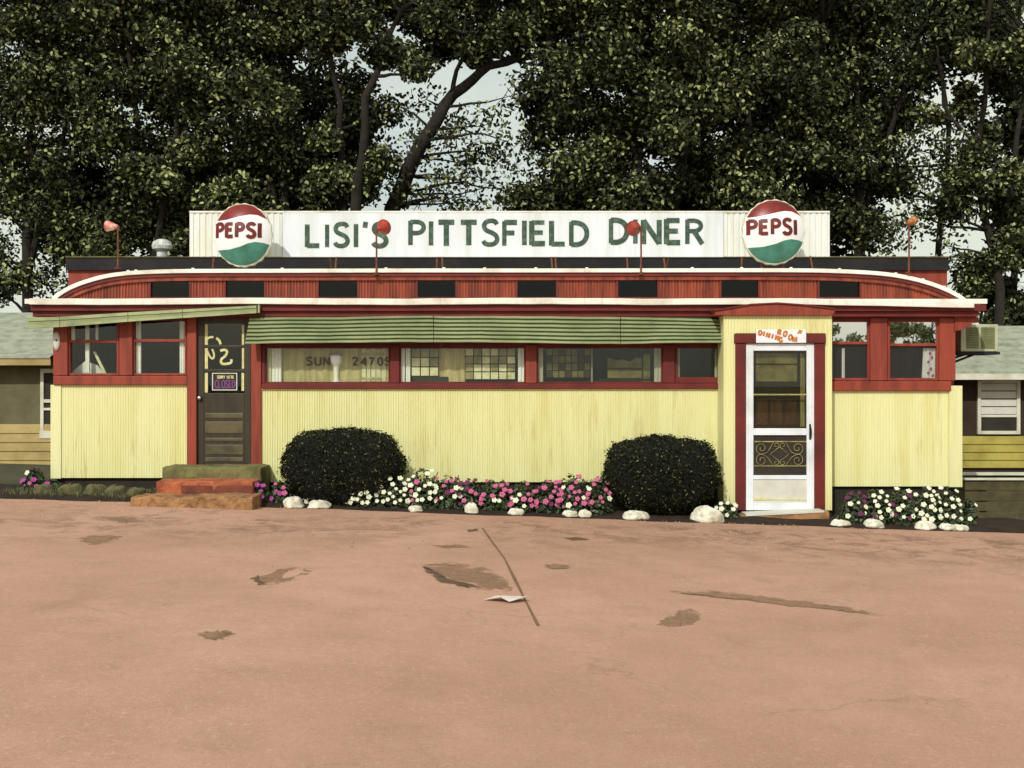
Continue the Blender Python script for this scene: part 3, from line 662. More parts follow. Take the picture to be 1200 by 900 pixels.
# ---- awnings
def uneven(o, lv, scale, strength, axis='Z'):
    sb = o.modifiers.new('sub', 'SUBSURF'); sb.subdivision_type = 'SIMPLE'; sb.levels = sb.render_levels = lv
    k = 'worn_%g' % scale; tx = bpy.data.textures.get(k) or bpy.data.textures.new(k, 'CLOUDS'); tx.noise_scale = scale
    d = o.modifiers.new('wear', 'DISPLACE'); d.texture = tx; d.strength = strength; d.mid_level = .5; d.direction = axis; d.texture_coords = 'LOCAL'
    return o
def awning(px0, px1, pt0, pt1, pyt, pyb, n=7, Yt=-.13, Yb=-.31, sag=(0, 0)):
    """pyt/pyb: (left, right) photo rows of the top and bottom edge; stepped slats"""
    mb = MB()
    for k in range(n):
        for side in (0,):
            pass
        def pt(t, e):      # t 0..1 down the slope, e end 0/1
            Yt_ = Yt + (Yb - Yt) * t
            px = (px0 + (pt0 - px0) * t) if e == 0 else (px1 + (pt1 - px1) * t)
            py = pyt[e] + (pyb[e] - pyt[e]) * t
            Y0 = Yt_; return Vector((X(px, Y0), Y0, Z(py, Y0)))
        t0, t1 = k / n, (k + 1) / n
        a0, a1 = pt(t0, 0), pt(t0, 1); b0, b1 = pt(t0 + (t1 - t0) * .86, 0), pt(t0 + (t1 - t0) * .86, 1)
        out = Vector((0, -.016, .004)); inn = Vector((0, .012, .006))
        d0, d1 = pt(t1, 0) + inn, pt(t1, 1) + inn
        lip = Vector((0, .004, -.007))
        # face of slat in two tones: dark upper third, light lower
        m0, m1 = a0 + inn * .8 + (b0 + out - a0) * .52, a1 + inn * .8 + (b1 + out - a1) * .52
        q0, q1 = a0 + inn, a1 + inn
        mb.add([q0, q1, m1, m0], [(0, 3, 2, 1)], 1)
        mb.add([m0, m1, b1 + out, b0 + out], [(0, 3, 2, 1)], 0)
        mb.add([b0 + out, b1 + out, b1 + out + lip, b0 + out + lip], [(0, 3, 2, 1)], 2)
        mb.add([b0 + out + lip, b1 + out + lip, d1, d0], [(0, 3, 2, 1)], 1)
    o = mb.build('awning', [M['slat'], M['slat_dark'], M['slat_pale']], diner)
    return uneven(o, 4, .6, .022)
awning(293, 507.5, 287, 508, (371.5, 368.5), (403, 401.5))
awning(508.3, 726.5, 508.6, 727, (368.5, 370), (401.5, 403.5))
awning(727.3, 845, 727.6, 847.5, (370, 372.5), (403.5, 402))
mb = MB()
mb.pb(290, 846, 400.5, 402, -.285, .02); mb.tube([(X(300, -.3), -.02, Z(404)), (X(300, -.5), -.275, Z(402, -.3))], .008)
mb.tube([(X(560, -.3), -.02, Z(404)), (X(560, -.5), -.275, Z(402, -.3))], .008); mb.tube([(X(836, -.3), -.02, Z(404)), (X(836, -.5), -.275, Z(402, -.3))], .008)
mb.build('awning_frame', M['slat_dark'], diner)
# left awning, propped up nearly flat: only its front edge shows
Ya = -.27
mb = MB(); seg = [(33, 378.6), (70, 377.2), (150, 371.5), (214, 367.6), (301, 362.4)]
def half(px): return float(np.interp(px, [33, 303], [6.2, 4.4]))
for i in range(len(seg) - 1):
    (a, ya), (b_, yb) = seg[i], seg[i + 1]
    for (u0, u1, dy, mi) in ((-1, -.35, .0, 2), (-.35, .45, .012, 0), (.45, 1, 0.004, 2)):
        mb.strip([(X(a, Ya), Z(ya + half(a) * u0, Ya)), (X(b_ - .6, Ya), Z(yb + half(b_) * u0, Ya))], [(X(a, Ya), Z(ya + half(a) * u1, Ya)), (X(b_ - .6, Ya), Z(yb + half(b_) * u1, Ya))], Ya + dy, Ya + .05, mi)
a0 = Vector((X(36, Ya), Ya + .05, Z(374, Ya))); a1 = Vector((X(300, Ya), Ya + .05, Z(359.5, Ya)))
k0 = Vector((X(40, -.1), -.1, Z(372, -.1))); k1 = Vector((X(300, -.1), -.1, Z(359, -.1))); dn = Vector((0, 0, -.03))
mb.add([a0, a1, k1, k0, a0 + dn, a1 + dn, k1 + dn, k0 + dn], [(0, 1, 2, 3), (7, 6, 5, 4), (0, 4, 5, 1), (1, 5, 6, 2), (2, 6, 7, 3), (3, 7, 4, 0)], 1)
mb.tube([(X(303, Ya), Ya + .02, Z(357, Ya)), (X(303, Ya), Ya + .02, Z(366.5, Ya))], .016, 8, 2)
o = mb.build('awning', [M['slat'], M['slat_dark'], M['slat_pale']], diner); o['label'] = 'narrow green awning folded up almost flat'

# ---- front door
mb = MB(); YD = .02
mb.pb(230, 294, 373, 379, YD, .05); mb.pb(230, 239, 379, 545, YD, .05); mb.pb(286.5, 294, 379, 545, YD, .05)
mb.pb(239, 286.5, 404.5, 407.5, YD + .004, .04); mb.pb(239, 286.5, 433, 436, YD + .004, .04); mb.pb(239, 286.5, 461, 545, YD + .01, .03)
door = mb.build('front_door', M['door'], diner, bevel=.004)
for (a, b_) in ((379, 404.5), (407.5, 433), (436, 461)):
    g = MB(); g.pb(239, 286.5, a, b_, YD + .02, .005); g.build('pane', M['glass_dark'], door)
mb = MB()
for (a, b_) in ((484, 490), (494, 508), (513, 517), (521, 533), (536, 541)): mb.pb(240, 285, a, b_, YD + .002, .02)
mb.build('door_slat', M['door_rib'], door, bevel=.008)
for q in ((240, 243.5, 380, 404), (240, 243.5, 408, 432), (240, 243.5, 437, 460), (283.5, 286, 381, 404), (283.5, 286, 408, 432), (283, 286, 437, 458)):
    mb = MB(); mb.pb(*q, YD + .012, .006); mb.build('glazing_bead', M['cream_letter'], door)

mb = MB(); mb.lathe([(0, .06), (.02, .058), (.03, .045), (.028, .03), (.014, .02), (.014, 0), (.03, 0)], (X(234), YD, Z(466.5)), (0, -1, 0), 16); mb.build('handle', M['chrome'], door, smooth=True)
mb = MB()
def pline(pts, t, y): ribbon(mb, smooth_line([(X(a, y), Z(b_, y)) for a, b_ in pts]), t, y, .003)
yl = YD + .014
pline([(241, 401), (243, 397), (247, 395), (250, 395)], .03, yl); pline([(253.5, 396), (257, 399), (258.5, 403.5)], .034, yl)
pline([(242, 409), (245, 416), (248, 420), (250.5, 419), (250.5, 414), (248.5, 409)], .026, yl)
pline([(258, 411), (263, 410), (266, 412), (264, 417), (259.5, 421), (259.5, 425.5), (264, 426.5), (270.5, 425), (271, 421)], .034, yl)
mb.build('lettering', M['cream_letter'], door)
# CLOSED card hanging inside the door pane
card = empty('closed_sign', (X(263), YD + .008, Z(457)), 'small black card with purple CLOSED lettering hanging on the dark door', 'sign')
mb = MB(); mb.pb(248.5, 278, 437, 457.5, YD + .008, .008); mb.build('card', M['dark'], card)
mb = MB(); yb = YD + .005
mb.pb(248.5, 249.6, 437, 457.5, yb, .003); mb.pb(276.9, 278, 437, 457.5, yb, .003); mb.pb(249.6, 276.9, 437, 438, yb, .003); mb.pb(249.6, 276.9, 456.4, 457.5, yb, .003)
mb.build('border', M['kick'], card)
mb = MB(); text(mb, 'CLOSED', X(251.6), X(275), Z(454.5), .105, .014, yb, gap=.2, jit=0); mb.build('lettering', M['purple_letter'], card)
mb = MB(); text(mb, "SORRY WE'RE", X(254), X(273.5), Z(443.6), .04, .008, yb, gap=.25, jit=0); mb.build('lettering', M['cream_letter'], card)

# ---- porch of the dining room (projects from the wall)
YP = -.45
mb = MB(); mb.flute(X(848, YP), X(975, YP), Z(390.5, YP), Z(368, YP), YP, .040, .007)
mb.flute(X(848, YP), X(861.5, YP), Z(598, YP), Z(390.5, YP), YP, .040, .007); mb.flute(X(967, YP), X(975, YP), Z(598, YP), Z(390.5, YP), YP, .040, .004)
x0, x1 = X(848, YP), X(975, YP)
mb.box(x0, x0 + .03, YP + .03, .0, Z(596, YP), Z(368, YP)); mb.box(x1 - .03, x1, YP + .03, .0, Z(598, YP), Z(368, YP))
mb.build('porch_wall', M['yellow'], diner)
mb = MB(); mb.box(x0 + .03, x1 - .03, .02, .05, Z(598, YP), Z(370, YP)); mb.build('porch_lining', M['dark'], diner)
mb = MB()
gab = [(838, 369.5), (975, 369.5), (979, 366), (978, 362.5), (940, 358), (911, 356), (880, 357.5), (838, 364.5)]
mb.prism(w2(gab, YP - .06), YP - .06, -.1); mb.build('porch_roof', M['red'], diner, bevel=.006)
mb = MB(); tp = [(837, 363), (880, 355.8), (911, 354.2), (940, 356.2), (979, 361)]
mb.strip(w2(tp, YP - .08), w2([(a, b_ + 1.6) for a, b_ in tp], YP - .08), YP - .08, -.1); mb.build('porch_roof_edge', M['red_dark'], diner)
post(862, 874, 402, 598, YP - .03, .08, 'red_dark', 'porch_trim'); post(954.5, 967, 402, 598, YP - .03, .08, 'red_dark', 'porch_trim')
post(861, 886, 391, 402, YP - .05, .10, 'red_dark', 'porch_trim'); post(945, 968, 391, 402, YP - .05, .10, 'red_dark', 'porch_trim')
YS = YP - .01
mb = MB()
mb.pb(874.3, 883, 402.5, 598, YS, .05); mb.pb(945.5, 954.3, 402.5, 598, YS, .05); mb.pb(883, 945.5, 402.5, 411, YS + .003, .045)
mb.pb(883, 945.5, 502, 510, YS + .003, .045); mb.pb(883, 945.5, 557, 562, YS + .003, .045); mb.pb(883, 945.5, 589, 598, YS + .003, .045)
sd = mb.build('screen_door', M['white'], diner, bevel=.005)
mb = MB(); mb.pb(883, 945.5, 562.2, 588.8, YS + .014, .02); mb.build('kick_plate', M['kick'], sd)
mb = MB(); mb.pb(884, 944.5, 584.5, 586, YS + .006, .012); mb.pb(884, 901, 583, 586, YS + .004, .008); mb.build('sweep', M['cream_letter'], sd)
mb = MB(); mb.pb(883, 945.5, 411, 502, YS + .02, .005); mb.build('pane', M['glass_dark'], sd)
mb = MB(); mb.pb(883, 945.5, 461.5, 463.2, YS + .008, .015); mb.build('push_bar', M['brass'], sd)
mb = MB(); mb.pb(883, 945.5, 510.2, 556.8, YS + .03, .006); mb.build('mesh_panel', M['dark'], sd)
mb = MB(); yg = YS + .018
mb.pb(884, 945, 516.8, 518.2, yg, .006); mb.pb(884, 945, 545.4, 546.6, yg, .006)
def spiral(cx, cy, r, turns, a0, sgn):
    q = []
    for i in range(26):
        t = i / 25; a = a0 + sgn * t * turns * 2 * math.pi; rr = r * (1 - .82 * t)
        q.append((X(cx + rr * math.cos(a), yg), yg - .003, Z(cy + rr * math.sin(a), yg)))
    mb.tube(q, .0042, 5)
for sx in (1, -1):
    cxm = 913.5
    spiral(cxm + sx * 21, 525.3, 7.4, 1.35, math.pi / 2, -sx); spiral(cxm + sx * 21, 539.3, 7.4, 1.35, -math.pi / 2, sx)
    mb.tube([(X(cxm + sx * 21, yg), yg, Z(532.7, yg)), (X(cxm + sx * 14, yg), yg, Z(530, yg)), (X(cxm + sx * 7, yg), yg, Z(518, yg))], .0042, 5)
    mb.tube([(X(cxm + sx * 21, yg), yg, Z(532, yg)), (X(cxm + sx * 14, yg), yg, Z(536, yg)), (X(cxm + sx * 7, yg), yg, Z(546, yg))], .0042, 5)
    spiral(cxm + sx * 4, 522, 4, 1.1, math.pi / 2, sx); spiral(cxm + sx * 4, 542, 4, 1.1, -math.pi / 2, -sx)
    mb.tube([(X(cxm, yg), yg, Z(524, yg)), (X(cxm + sx * 11, yg), yg, Z(532.3, yg)), (X(cxm, yg), yg, Z(541, yg))], .0036, 5)
mb.build('scroll_grille', M['brass'], sd)
mb = MB(); mb.pb(948.5, 950.5, 497, 515, YS - .012, .012); mb.tube([(X(949.5, YS), YS - .01, Z(500, YS)), (X(949.5, YS), YS - .05, Z(502, YS)), (X(949.5, YS), YS - .05, Z(510, YS)), (X(949.5, YS), YS - .01, Z(512, YS))], .008, 8)
mb.build('handle', M['black'], sd)
mb = MB(); mb.prism(w2([(872, 604), (972, 599.5), (972, 612), (866, 611), (858, 608)], YP - .3), YP - .3, YP + .04)
mb.build('threshold', M['slab'], diner, bevel=.006)
mb = MB(); mb.prism(w2([(874, 602.5), (966, 598.5), (966, 600.5), (874, 605)], YP - .31), YP - .31, YP - .01); mb.build('threshold_edge', M['kick'], diner)
mb = MB(); mb.pb(849, 974, 596, 612, YP + .05, .3); mb.build('porch_footing', M['foundation'], diner)
mb = MB(); yi = YP + .12
mb.pb(875, 954, 402, 598, yi, .03); idr = mb.build('inner_door', M['door'], diner)
mb = MB(); mb.pb(886, 934, 414, 426, yi - .012, .011); mb.pb(886, 934, 428, 447, yi - .012, .011); mb.build('pane', M['tile_dark'], idr)
mb = MB()
for a, b_ in ((886, 900), (903, 917), (920, 934)): mb.pb(a, b_, 468, 498, yi - .010, .009)
mb.build('door_panel', M['brownwood'], idr, bevel=.008)
mb = MB(); mb.pb(938, 943, 414, 500, yi - .012, .011); mb.build('door_stile', M['drape'], idr)
# dining room sign over the screen door
ds = empty('door_sign', (X(915, YP), YP - .055, Z(402, YP)), 'white board with wavy orange DINING ROOM letters above the white screen door', 'sign')
mb = MB(); mb.pb(886.2, 944.8, 386, 401.8, YP - .056, .02); mb.build('board', M['white'], ds, bevel=.003)
yd = YP - .060; sc = S(yd); mb = MB()
for ch, px, py, rot in zip('DINING', (889, 894.6, 898, 904.5, 908.5, 913), (391.4, 392.6, 394, 395.6, 397, 399.6), (-.15, -.2, -.2, -.25, -.2, -.1)):
    glyph(mb, ch, X(px, yd), Z(py + 1, yd), .066, 5.4 / sc, .024, yd, rot, 0)
mb.build('lettering', M['orange_letter'], ds); mb = MB()
for ch, px, py, rot in zip('ROOM', (911.5, 917.5, 923.6, 929), (391.8, 393.2, 397.4, 400.2), (-.15, -.35, -.35, -.1)):
    glyph(mb, ch, X(px, yd), Z(py, yd), .066, 5.8 / sc, .024, yd, rot, 0)
mb.build('lettering', M['orange_letter'], ds); mb = MB()
glyph(mb, '>', X(936, yd), Z(393, yd), .075, 6 / sc, .022, yd, .5, 0)
mb.build('arrow', M['orange_letter'], ds)

# ---- steps at the front door
st = empty('door_steps', (X(240), -.6, gz(X(240))), 'worn concrete and red brick steps below the dark front door', 'steps')
def stone_box(name, mat, px0, px1, py0, zbot, Yf, Yb, jit=.012, bev=.02):
    mb = MB(); x0, x1 = X(px0, Yf), X(px1, Yf); zt = Z(py0, Yf); nseg = 14
    top = [(x0 + (x1 - x0) * i / nseg, zt + random.uniform(-jit, jit)) for i in range(nseg + 1)]
    mb.strip(top, [(x, zbot) for x, _ in top], Yf, Yb); o = mb.build(name, mat, st, bevel=bev); uneven(o, 3, .09, .03, 'NORMAL'); return o
stone_box('concrete_step', M['concrete'], 190, 306, 547.5, .2, -.6, .0, .004)
stone_box('brick_step', M['brick'], 183, 296, 564, .15, -1.05, -.6, .008)
mb = MB(); mb.pb(212, 296, 569, 581, -1.056, .02); mb.build('brick_riser', paint('shaded_brick_riser', srgb(120, 66, 52), srgb(96, 52, 42), scale=6, rough=.95, grain=.25), st)  # darker copy of the brick colour paints the shade of the recessed riser
stone_box('slab', M['slab'], 152, 296, 583, .12, -1.6, -1.05, .014)

# ---- hanging curtains and things behind the glass
def curtain(px0, px1, py0, py1, mat, label, name='curtain', Y=.075, amp=.012, waves=3, lean=0, cat='curtain', group=None):
    n_ = waves * 8; top = []; mb = MB()
    vs = []
    for k, (z, ln) in enumerate(((Z(py1, Y), lean), (Z(py0, Y), 0))):
        for i in range(n_ + 1):
            t = i / n_; vs.append((X(px0 + (px1 - px0) * t + ln, Y), Y + amp * math.sin(t * waves * 2 * math.pi), z))
    k = n_ + 1
    vs += [(x, y + .004, z) for x, y, z in vs]
    fs = [(i, i + 1, k + i + 1, k + i) for i in range(n_)] + [(2 * k + i + 1, 2 * k + i, 3 * k + i, 3 * k + i + 1) for i in range(n_)]
    mb.add(vs, fs); o = mb.build(name, M[mat], org=(X((px0 + px1) / 2, Y), Y, Z(py1, Y)), smooth=True)
    return tag(o, label, cat, group)
curtain(79, 88, 376, 400, 'curtain', 'short white curtain in the leftmost window, upper left corner', lean=0)
curtain(157, 165.5, 374, 441, 'curtain', 'narrow white curtain at the left of the window beside the dark front door')
curtain(210.5, 217.5, 374, 441, 'curtain', 'narrow white curtain at the right of the window beside the dark front door')
curtain(311.5, 318, 405, 449, 'tile', 'cream curtain strip at the far left end of the long awning windows', Y=.07)
curtain(318.5, 330, 405, 449, 'curtain', 'white curtain beside the olive drapes in the first window under the awning')
curtain(330.5, 424, 405, 449, 'drape', 'olive drape with faint folds drawn across the first awning window', Y=.12, waves=7, cat='drape')
curtain(401, 458, 405, 449, 'drape2', 'tan drape at the right of the first awning window', Y=.14, waves=4, cat='drape')
curtain(468.5, 474.5, 405, 449, 'curtain', 'white curtain edge right of the first dark red post under the awning', Y=.07, waves=2)
curtain(475.5, 481, 405, 449, 'curtain', 'second white curtain fold left of the tiled panel in the middle window', Y=.08, waves=2)
curtain(607, 615.5, 405, 449, 'curtain', 'white curtain on the right side of the tiled middle window', waves=2)
curtain(630, 636.5, 405, 449, 'curtain', 'white curtain just right of the bright red post under the awning', waves=2)
curtain(766.5, 776, 405, 449, 'curtain', 'ragged white curtain at the right side of the third awning window', waves=2)
curtain(793.5, 796.5, 405, 442, 'curtain', 'thin white curtain edge at the left of the small dark window', waves=1)
curtain(837.5, 840.5, 405, 442, 'curtain', 'thin white curtain edge at the right of the small dark window', waves=1)
oc = curtain(1082, 1098.5, 408, 444, 'curtain', 'white curtain with pink flower print in the far right window', Y=.085, waves=2, lean=-2)
mb = MB()
for a, b_ in ((1090, 414), (1092, 419), (1088, 424), (1091, 432), (1088, 437), (1093, 440)):
    mb.lathe([(0, .004), (.018, .003), (.02, 0)], (X(a, .07), .069, Z(b_, .07)), (0, -1, 0), 7)
mb.build('flower_print', M['pet_pink'], oc)
curtain(986.5, 990, 408, 443, 'curtain', 'narrow white curtain strip in the window right of the porch', waves=1)
# painted words seen in the first awning window
mb = MB(); yw = .045
for ch, px in (('S', 359.5), ('U', 369.5), ('N', 379.5)): glyph(mb, ch, X(px, yw), Z(428, yw), .13, 9.5 / 85, .028, yw, 0, .1)
for ch, px in (('2', 413.5), ('4', 423.5), ('7', 432.5), ('0', 443), ('S', 451.5)): glyph(mb, ch, X(px, yw), Z(428, yw), .125, 9 / 85, .028, yw, 0, .1)
o = mb.build('window_lettering', M['brown_letter'], org=(X(405), yw, Z(428))); tag(o, 'faded brown letters and numbers across the first awning window', 'lettering')
mb = MB(); Yk = .105
mb.lathe([(.0, 0), (.06, 0), (.05, .02), (.034, .05), (.038, .16), (.05, .24), (.085, .29), (.095, .36), (.08, .40), (.06, .36), (.05, .30)], (X(394, Yk), Yk, Z(449, Yk)), n=18)
o = mb.build('table_lamp', M['curtain'], org=(X(394, Yk), Yk, Z(449, Yk)), smooth=True); tag(o, 'white tulip shaped lamp in front of the olive drape', 'lamp')
mb = MB()
for i, px in enumerate((424, 429.5, 435, 441, 447)): mb.pb(px, px + (4.6 if i < 2 else 5.2), 408 + (i % 2) * 2, 447, .11 + .001 * i, .006, 0)
mb.pb(424, 450, 413, 417, .105, .003, 1); mb.pb(424, 446, 442, 445, .105, .003, 1)
o = mb.build('window_card', [M['tile'], M['drape']], org=(X(437, .14), .14, Z(447, .14))); tag(o, 'pale striped card standing behind the brown numbers in the first awning window', 'card')
def tiles(px0, px1, py0, py1, nx_, ny_, Y, mats, label, skew=0):
    t = empty('tile_screen', (X((px0 + px1) / 2, Y), Y, Z(py1, Y)), label, 'screen')
    mb = MB(); mb.pb(px0, px1, py0, py1, Y, .03); mb.build('backing', M['grout'], t)
    mb = MB(); dx = (px1 - px0) / nx_; dy = (py1 - py0) / ny_
    for i in range(nx_):
        for j in range(ny_): mb.pb(px0 + i * dx + .6, px0 + (i + 1) * dx - .6, py0 + j * dy + .6, py0 + (j + 1) * dy - .6, Y - .012, .011, random.choices(range(len(mats)), [3, 2][:len(mats)])[0])
    mb.build('tile', [M[q] for q in mats], t, bevel=.004)
    return t
tiles(482, 514, 408, 441, 3, 3, .10, ['tile', 'tile_dark'], 'pale square tiles behind the left half of the middle awning window')
tiles(545, 604, 408, 445, 6, 4, .105, ['tile', 'tile_dark'], 'grid of pale glass blocks behind the right half of the middle awning window')
tiles(640, 692, 408, 443, 7, 4, .11, ['tile_dark', 'interior'], 'dim olive tile screen left of the white bar in the third awning window')
curtain(514.5, 545, 405, 449, 'drape2', 'tan drape between the two tile screens of the middle window', Y=.13, waves=2, cat='drape')
mb = MB(); mb.pb(484, 525, 441.5, 448, .085, .05); o = mb.build('window_box', M['dark'], org=(X(500, .085), .085, Z(448, .085))); tag(o, 'low dark box on the sill below the pale square tiles', 'box')
mb = MB(); mb.pb(692.6, 694.6, 405, 449, .06, .03); o = mb.build('window_bar', M['kick'], diner)
bl = empty('window_blind', (X(733, .12), .12, Z(449, .12)), 'dim olive roller blind with ragged top right of the white bar', 'blind')
mb = MB(); mb.prism(w2([(712, 443), (752, 443), (752, 420), (745, 419), (738, 424), (730, 421), (722, 422), (712, 419)], .12), .12, .13); mb.pb(754, 762, 415, 448, .12, .01); mb.build('blind_cloth', M['tile_dark'], bl)
mb = MB(); mb.pb(712, 752, 431, 433, .115, .004); mb.pb(752.2, 753.8, 412, 448, .115, .012); mb.pb(702, 762, 444, 446, .115, .012); mb.build('blind_rail', M['grout'], bl)
# pale shapes added inside the leftmost window to imitate its reflections
sh = empty('reflection_stand_in', (X(105, .11), .11, Z(440, .11)), 'pale shelf shapes added behind the leftmost window', 'reflection')
mb = MB(); mb.pb(100, 104.5, 379, 436, .12, .03); mb.pb(90, 118, 376, 379, .12, .03); mb.pb(112, 115, 379, 400, .12, .03); mb.build('reflection_frame', M['curtain'], sh)
mb = MB(); mb.prism(w2([(82, 438), (122, 438), (114, 428), (100, 423), (90, 431)], .25), .25, .28); mb.build('reflection_patch', M['curtain'], sh)
mb = MB(); mb.prism(w2([(109, 412), (112, 412), (125, 438), (121, 438)], .2), .2, .22); mb.build('reflection_slant', M['tile'], sh)

# ================================================================== ROOF SIGNS
YSN = 1.35
rs = empty('roof_sign', (X(597, YSN), YSN, Z(301, YSN)), 'long white roof sign board with green hand painted diner name', 'sign')
mb = MB(); mb.pb(331, 848, 248.5, 301, YSN, .05); mb.build('board', M['signwhite'], rs, bevel=.004)
for a, b_ in ((222, 330.6), (848.4, 972.5)):
    mb = MB(); mb.flute(X(a, YSN), X(b_, YSN), Z(300.5, YSN), Z(249, YSN), YSN + .008, .09, .014); mb.build('ribbed_panel', M['signrib'], rs)
mb = MB(); mb.pb(222, 972.5, 247.2, 249, YSN - .006, .03); mb.build('edge_strip', M['white_edge'], rs)
mb = MB(); yt = YSN - .006; s_ = S(yt)
for wd_, a, b_, zb_, h_, t_, g_ in (("LISI'S", 360, 453, 289.3, 27, .070, .30), ('PITTSFIELD', 481, 688, 287.6, 28.5, .072, .25), ('DINER', 716, 823, 285.6, 28.5, .072, .27)):
    mb = MB(); text(mb, wd_, X(a, yt), X(b_, yt), Z(zb_, yt), h_ / s_, t_, yt, g_); mb.build('lettering', M['letter'], rs)

zr = Z(315, YM)
for px in (386, 394, 512, 518, 646, 651, 735, 778, 784, 870, 250, 950):
    mb = MB(); mb.tube([(X(px, YSN), YSN + .03, Z(300, YSN)), (X(px + random.uniform(-2, 2), YSN), YSN + random.choice((-.02, -.25, .4)), zr - .02)], .013, 6); mb.build('sign_leg', M['rust'], rs)

def cap_sign(pxc, pyc, rpx, rpz, label, tilt):
    Yc = YM + .12; cx, cz = X(pxc, Yc), Z(pyc, Yc); rx, rz = rpx / S(Yc), rpz / S(Yc)
    t = empty('bottle_cap_sign', (cx, Yc + .2, zr - .0), label, 'sign', 'bottle cap signs on the roof')
    dome = lambda u, v: Yc - .16 * (1 - min(1, u * u + v * v)) ** .8
    up = lambda u: float(np.interp(u, [-1, -.8, -.5, -.1, .3, .55, .8, 1], [.45, .44, .46, .55, .63, .62, .52, .42]))
    lo = lambda u: float(np.interp(u, [-1, -.8, -.4, 0, .25, .5, .75, 1], [-.50, -.50, -.49, -.40, -.30, -.25, -.27, -.33]))
    mb = MB(); nc = 72; us = [-math.cos(math.pi * i / nc) * .985 for i in range(nc + 1)]
    for mi, (fa, fb) in enumerate(((up, None), (lo, up), (None, lo))):
        g = []; nr = 10
        for u in us:
            h = math.sqrt(max(0, 1 - u * u))
            a = -h if fa is None else max(-h, min(h, fa(u))); b_ = h if fb is None else max(-h, min(h, fb(u)))
            g.append([(cx + u * rx, dome(u, a + (b_ - a) * k / nr), cz + (a + (b_ - a) * k / nr) * rz) for k in range(nr + 1)])
        o0 = len(mb.v)
        mb.add([q for c_ in g for q in c_], [(i * (nr + 1) + k, (i + 1) * (nr + 1) + k, (i + 1) * (nr + 1) + k + 1, i * (nr + 1) + k + 1)
               for i in range(nc) for k in range(nr) if abs(g[i][0][2] - g[i][-1][2]) + abs(g[i + 1][0][2] - g[i + 1][-1][2]) > 1e-6], mi)
    mb.build('cap_face', [M['capred'], M['capwhite'], M['capteal']], t, smooth=True)
    mb = MB(); N = 21 * 8; vs = []
    prof = ((.975, -.004), (1.0, -.012), (1.02, .01), (1.03, .05), (1.0, .05), (.97, .02))
    for i in range(N):
        a = 2 * math.pi * i / N; cr_ = 1 + .012 * math.cos(21 * a)
        for r_, dy in prof:
            k = cr_ if r_ > .99 else 1
            vs.append((cx + math.cos(a) * rx * r_ * k, Yc + dy, cz + math.sin(a) * rz * r_ * k))
    q = len(prof)
    mb.add(vs, [(i * q + j, i * q + (j + 1) % q, ((i + 1) % N) * q + (j + 1) % q, ((i + 1) % N) * q + j) for i in range(N) for j in range(q)])
    mb.build('crimped_rim', M['caprim'], t, smooth=True)
    mb = MB(); k = S(Yc)
    global FINE
    FINE = True; text(mb, 'PEPSI', cx - .86 * rx, cx + .66 * rx, cz - .11 * rz, .46 * rz, .052, 0, .30, .05); FINE = False
    for i in range(len(mb.v)):
        x, y, z = mb.v[i]; u, v = (x - cx) / rx, (z - cz) / rz; mb.v[i] = (x, dome(u, v) + y - .009, z)
    mb.build('lettering', M['capletter'], t)
    mb = MB(); mb.lathe([(.0, .06), (rx * .9, .06), (rx * .99, .02)], (cx, Yc, cz), (0, 1, 0), 32); mb.build('cap_back', M['caprim'], t)
    for s_ in (-.35, .35):
        mb = MB(); mb.tube([(cx + s_ * rx, Yc + .07, cz - .2), (cx + s_ * rx, Yc + .1, zr - .01)], .018, 6); mb.build('leg', M['rust'], t)
        mb = MB(); mb.tube([(cx + s_ * rx, Yc + .07, cz + .2), (cx + s_ * rx, YSN - .02, cz + .1)], .012, 6); mb.build('brace', M['rust'], t)
cap_sign(284.5, 275.5, 33.5, 36.5, 'left round red white and teal bottle cap sign, beside the first word', 0)
cap_sign(906.8, 272, 36, 37.5, 'right round bottle cap sign with a rusty right edge, near the ribbed sign end', 0)

# floodlights on poles standing on the roof edge
def floodlight(px, pyb, pyt, head, hd, mat, label, rh=.105, L_=.17, Yf=.60, white=False):
    t = empty('floodlight', (X(px, Yf), Yf, Z(pyb, Yf)), label, 'floodlight', 'floodlights on the roof edge')
    mb = MB(); x, z0, z1 = X(px, Yf), Z(pyb, Yf), Z(pyt, Yf)
    mb.tube([(x, Yf, z0), (x + .004, Yf, z0 + (z1 - z0) * .5), (x, Yf, z1)], .013, 8); mb.lathe([(.04, 0), (.04, .015), (.013, .02)], (x, Yf, z0), n=12); mb.build('pole', M['rust'], t)
    hd = Vector(hd).normalized(); o_ = Vector((x, Yf, z1)); hp = Vector((X(head[0], Yf), Yf + .02, Z(head[1], Yf)))
    mb = MB(); mb.tube([o_, o_ + (hp - hd * L_ * .5 - o_) * .5 + Vector((0, 0, .01)), hp - hd * L_ * .4], .014, 8); mb.lathe([(.022, -.02), (.026, .02), (.022, .04)], o_, n=10); mb.build('swivel', M['rust'], t)
    mb = MB(); mb.lathe([(.0, -L_ * .55), (.03, -L_ * .55), (.038, -L_ * .3), (.055, -L_ * .1), (rh * .85, L_ * .25), (rh, L_ * .45), (rh * .94, L_ * .44), (rh * .7, L_ * .1), (.03, -L_ * .1)], hp, hd, 22)
    sh_ = mb.build('shade', M[mat], t, smooth=True)
    mb = MB(); mb.lathe([(.0, L_ * .3), (.04, L_ * .26), (.055, L_ * .1), (.03, -L_ * .1)], hp, hd, 14); mb.build('bulb', M['white'], sh_, smooth=True)
    return t
floodlight(441, 322, 271, (447, 267), (.45, 1, .35), 'lampred', 'red floodlight on a pole in front of the last letter of the first word', .115, .16)
floodlight(751, 322, 268, (744, 267), (-.15, 1, .05), 'lampred', 'round red floodlight turned to the sign in front of the last word', .112, .18)
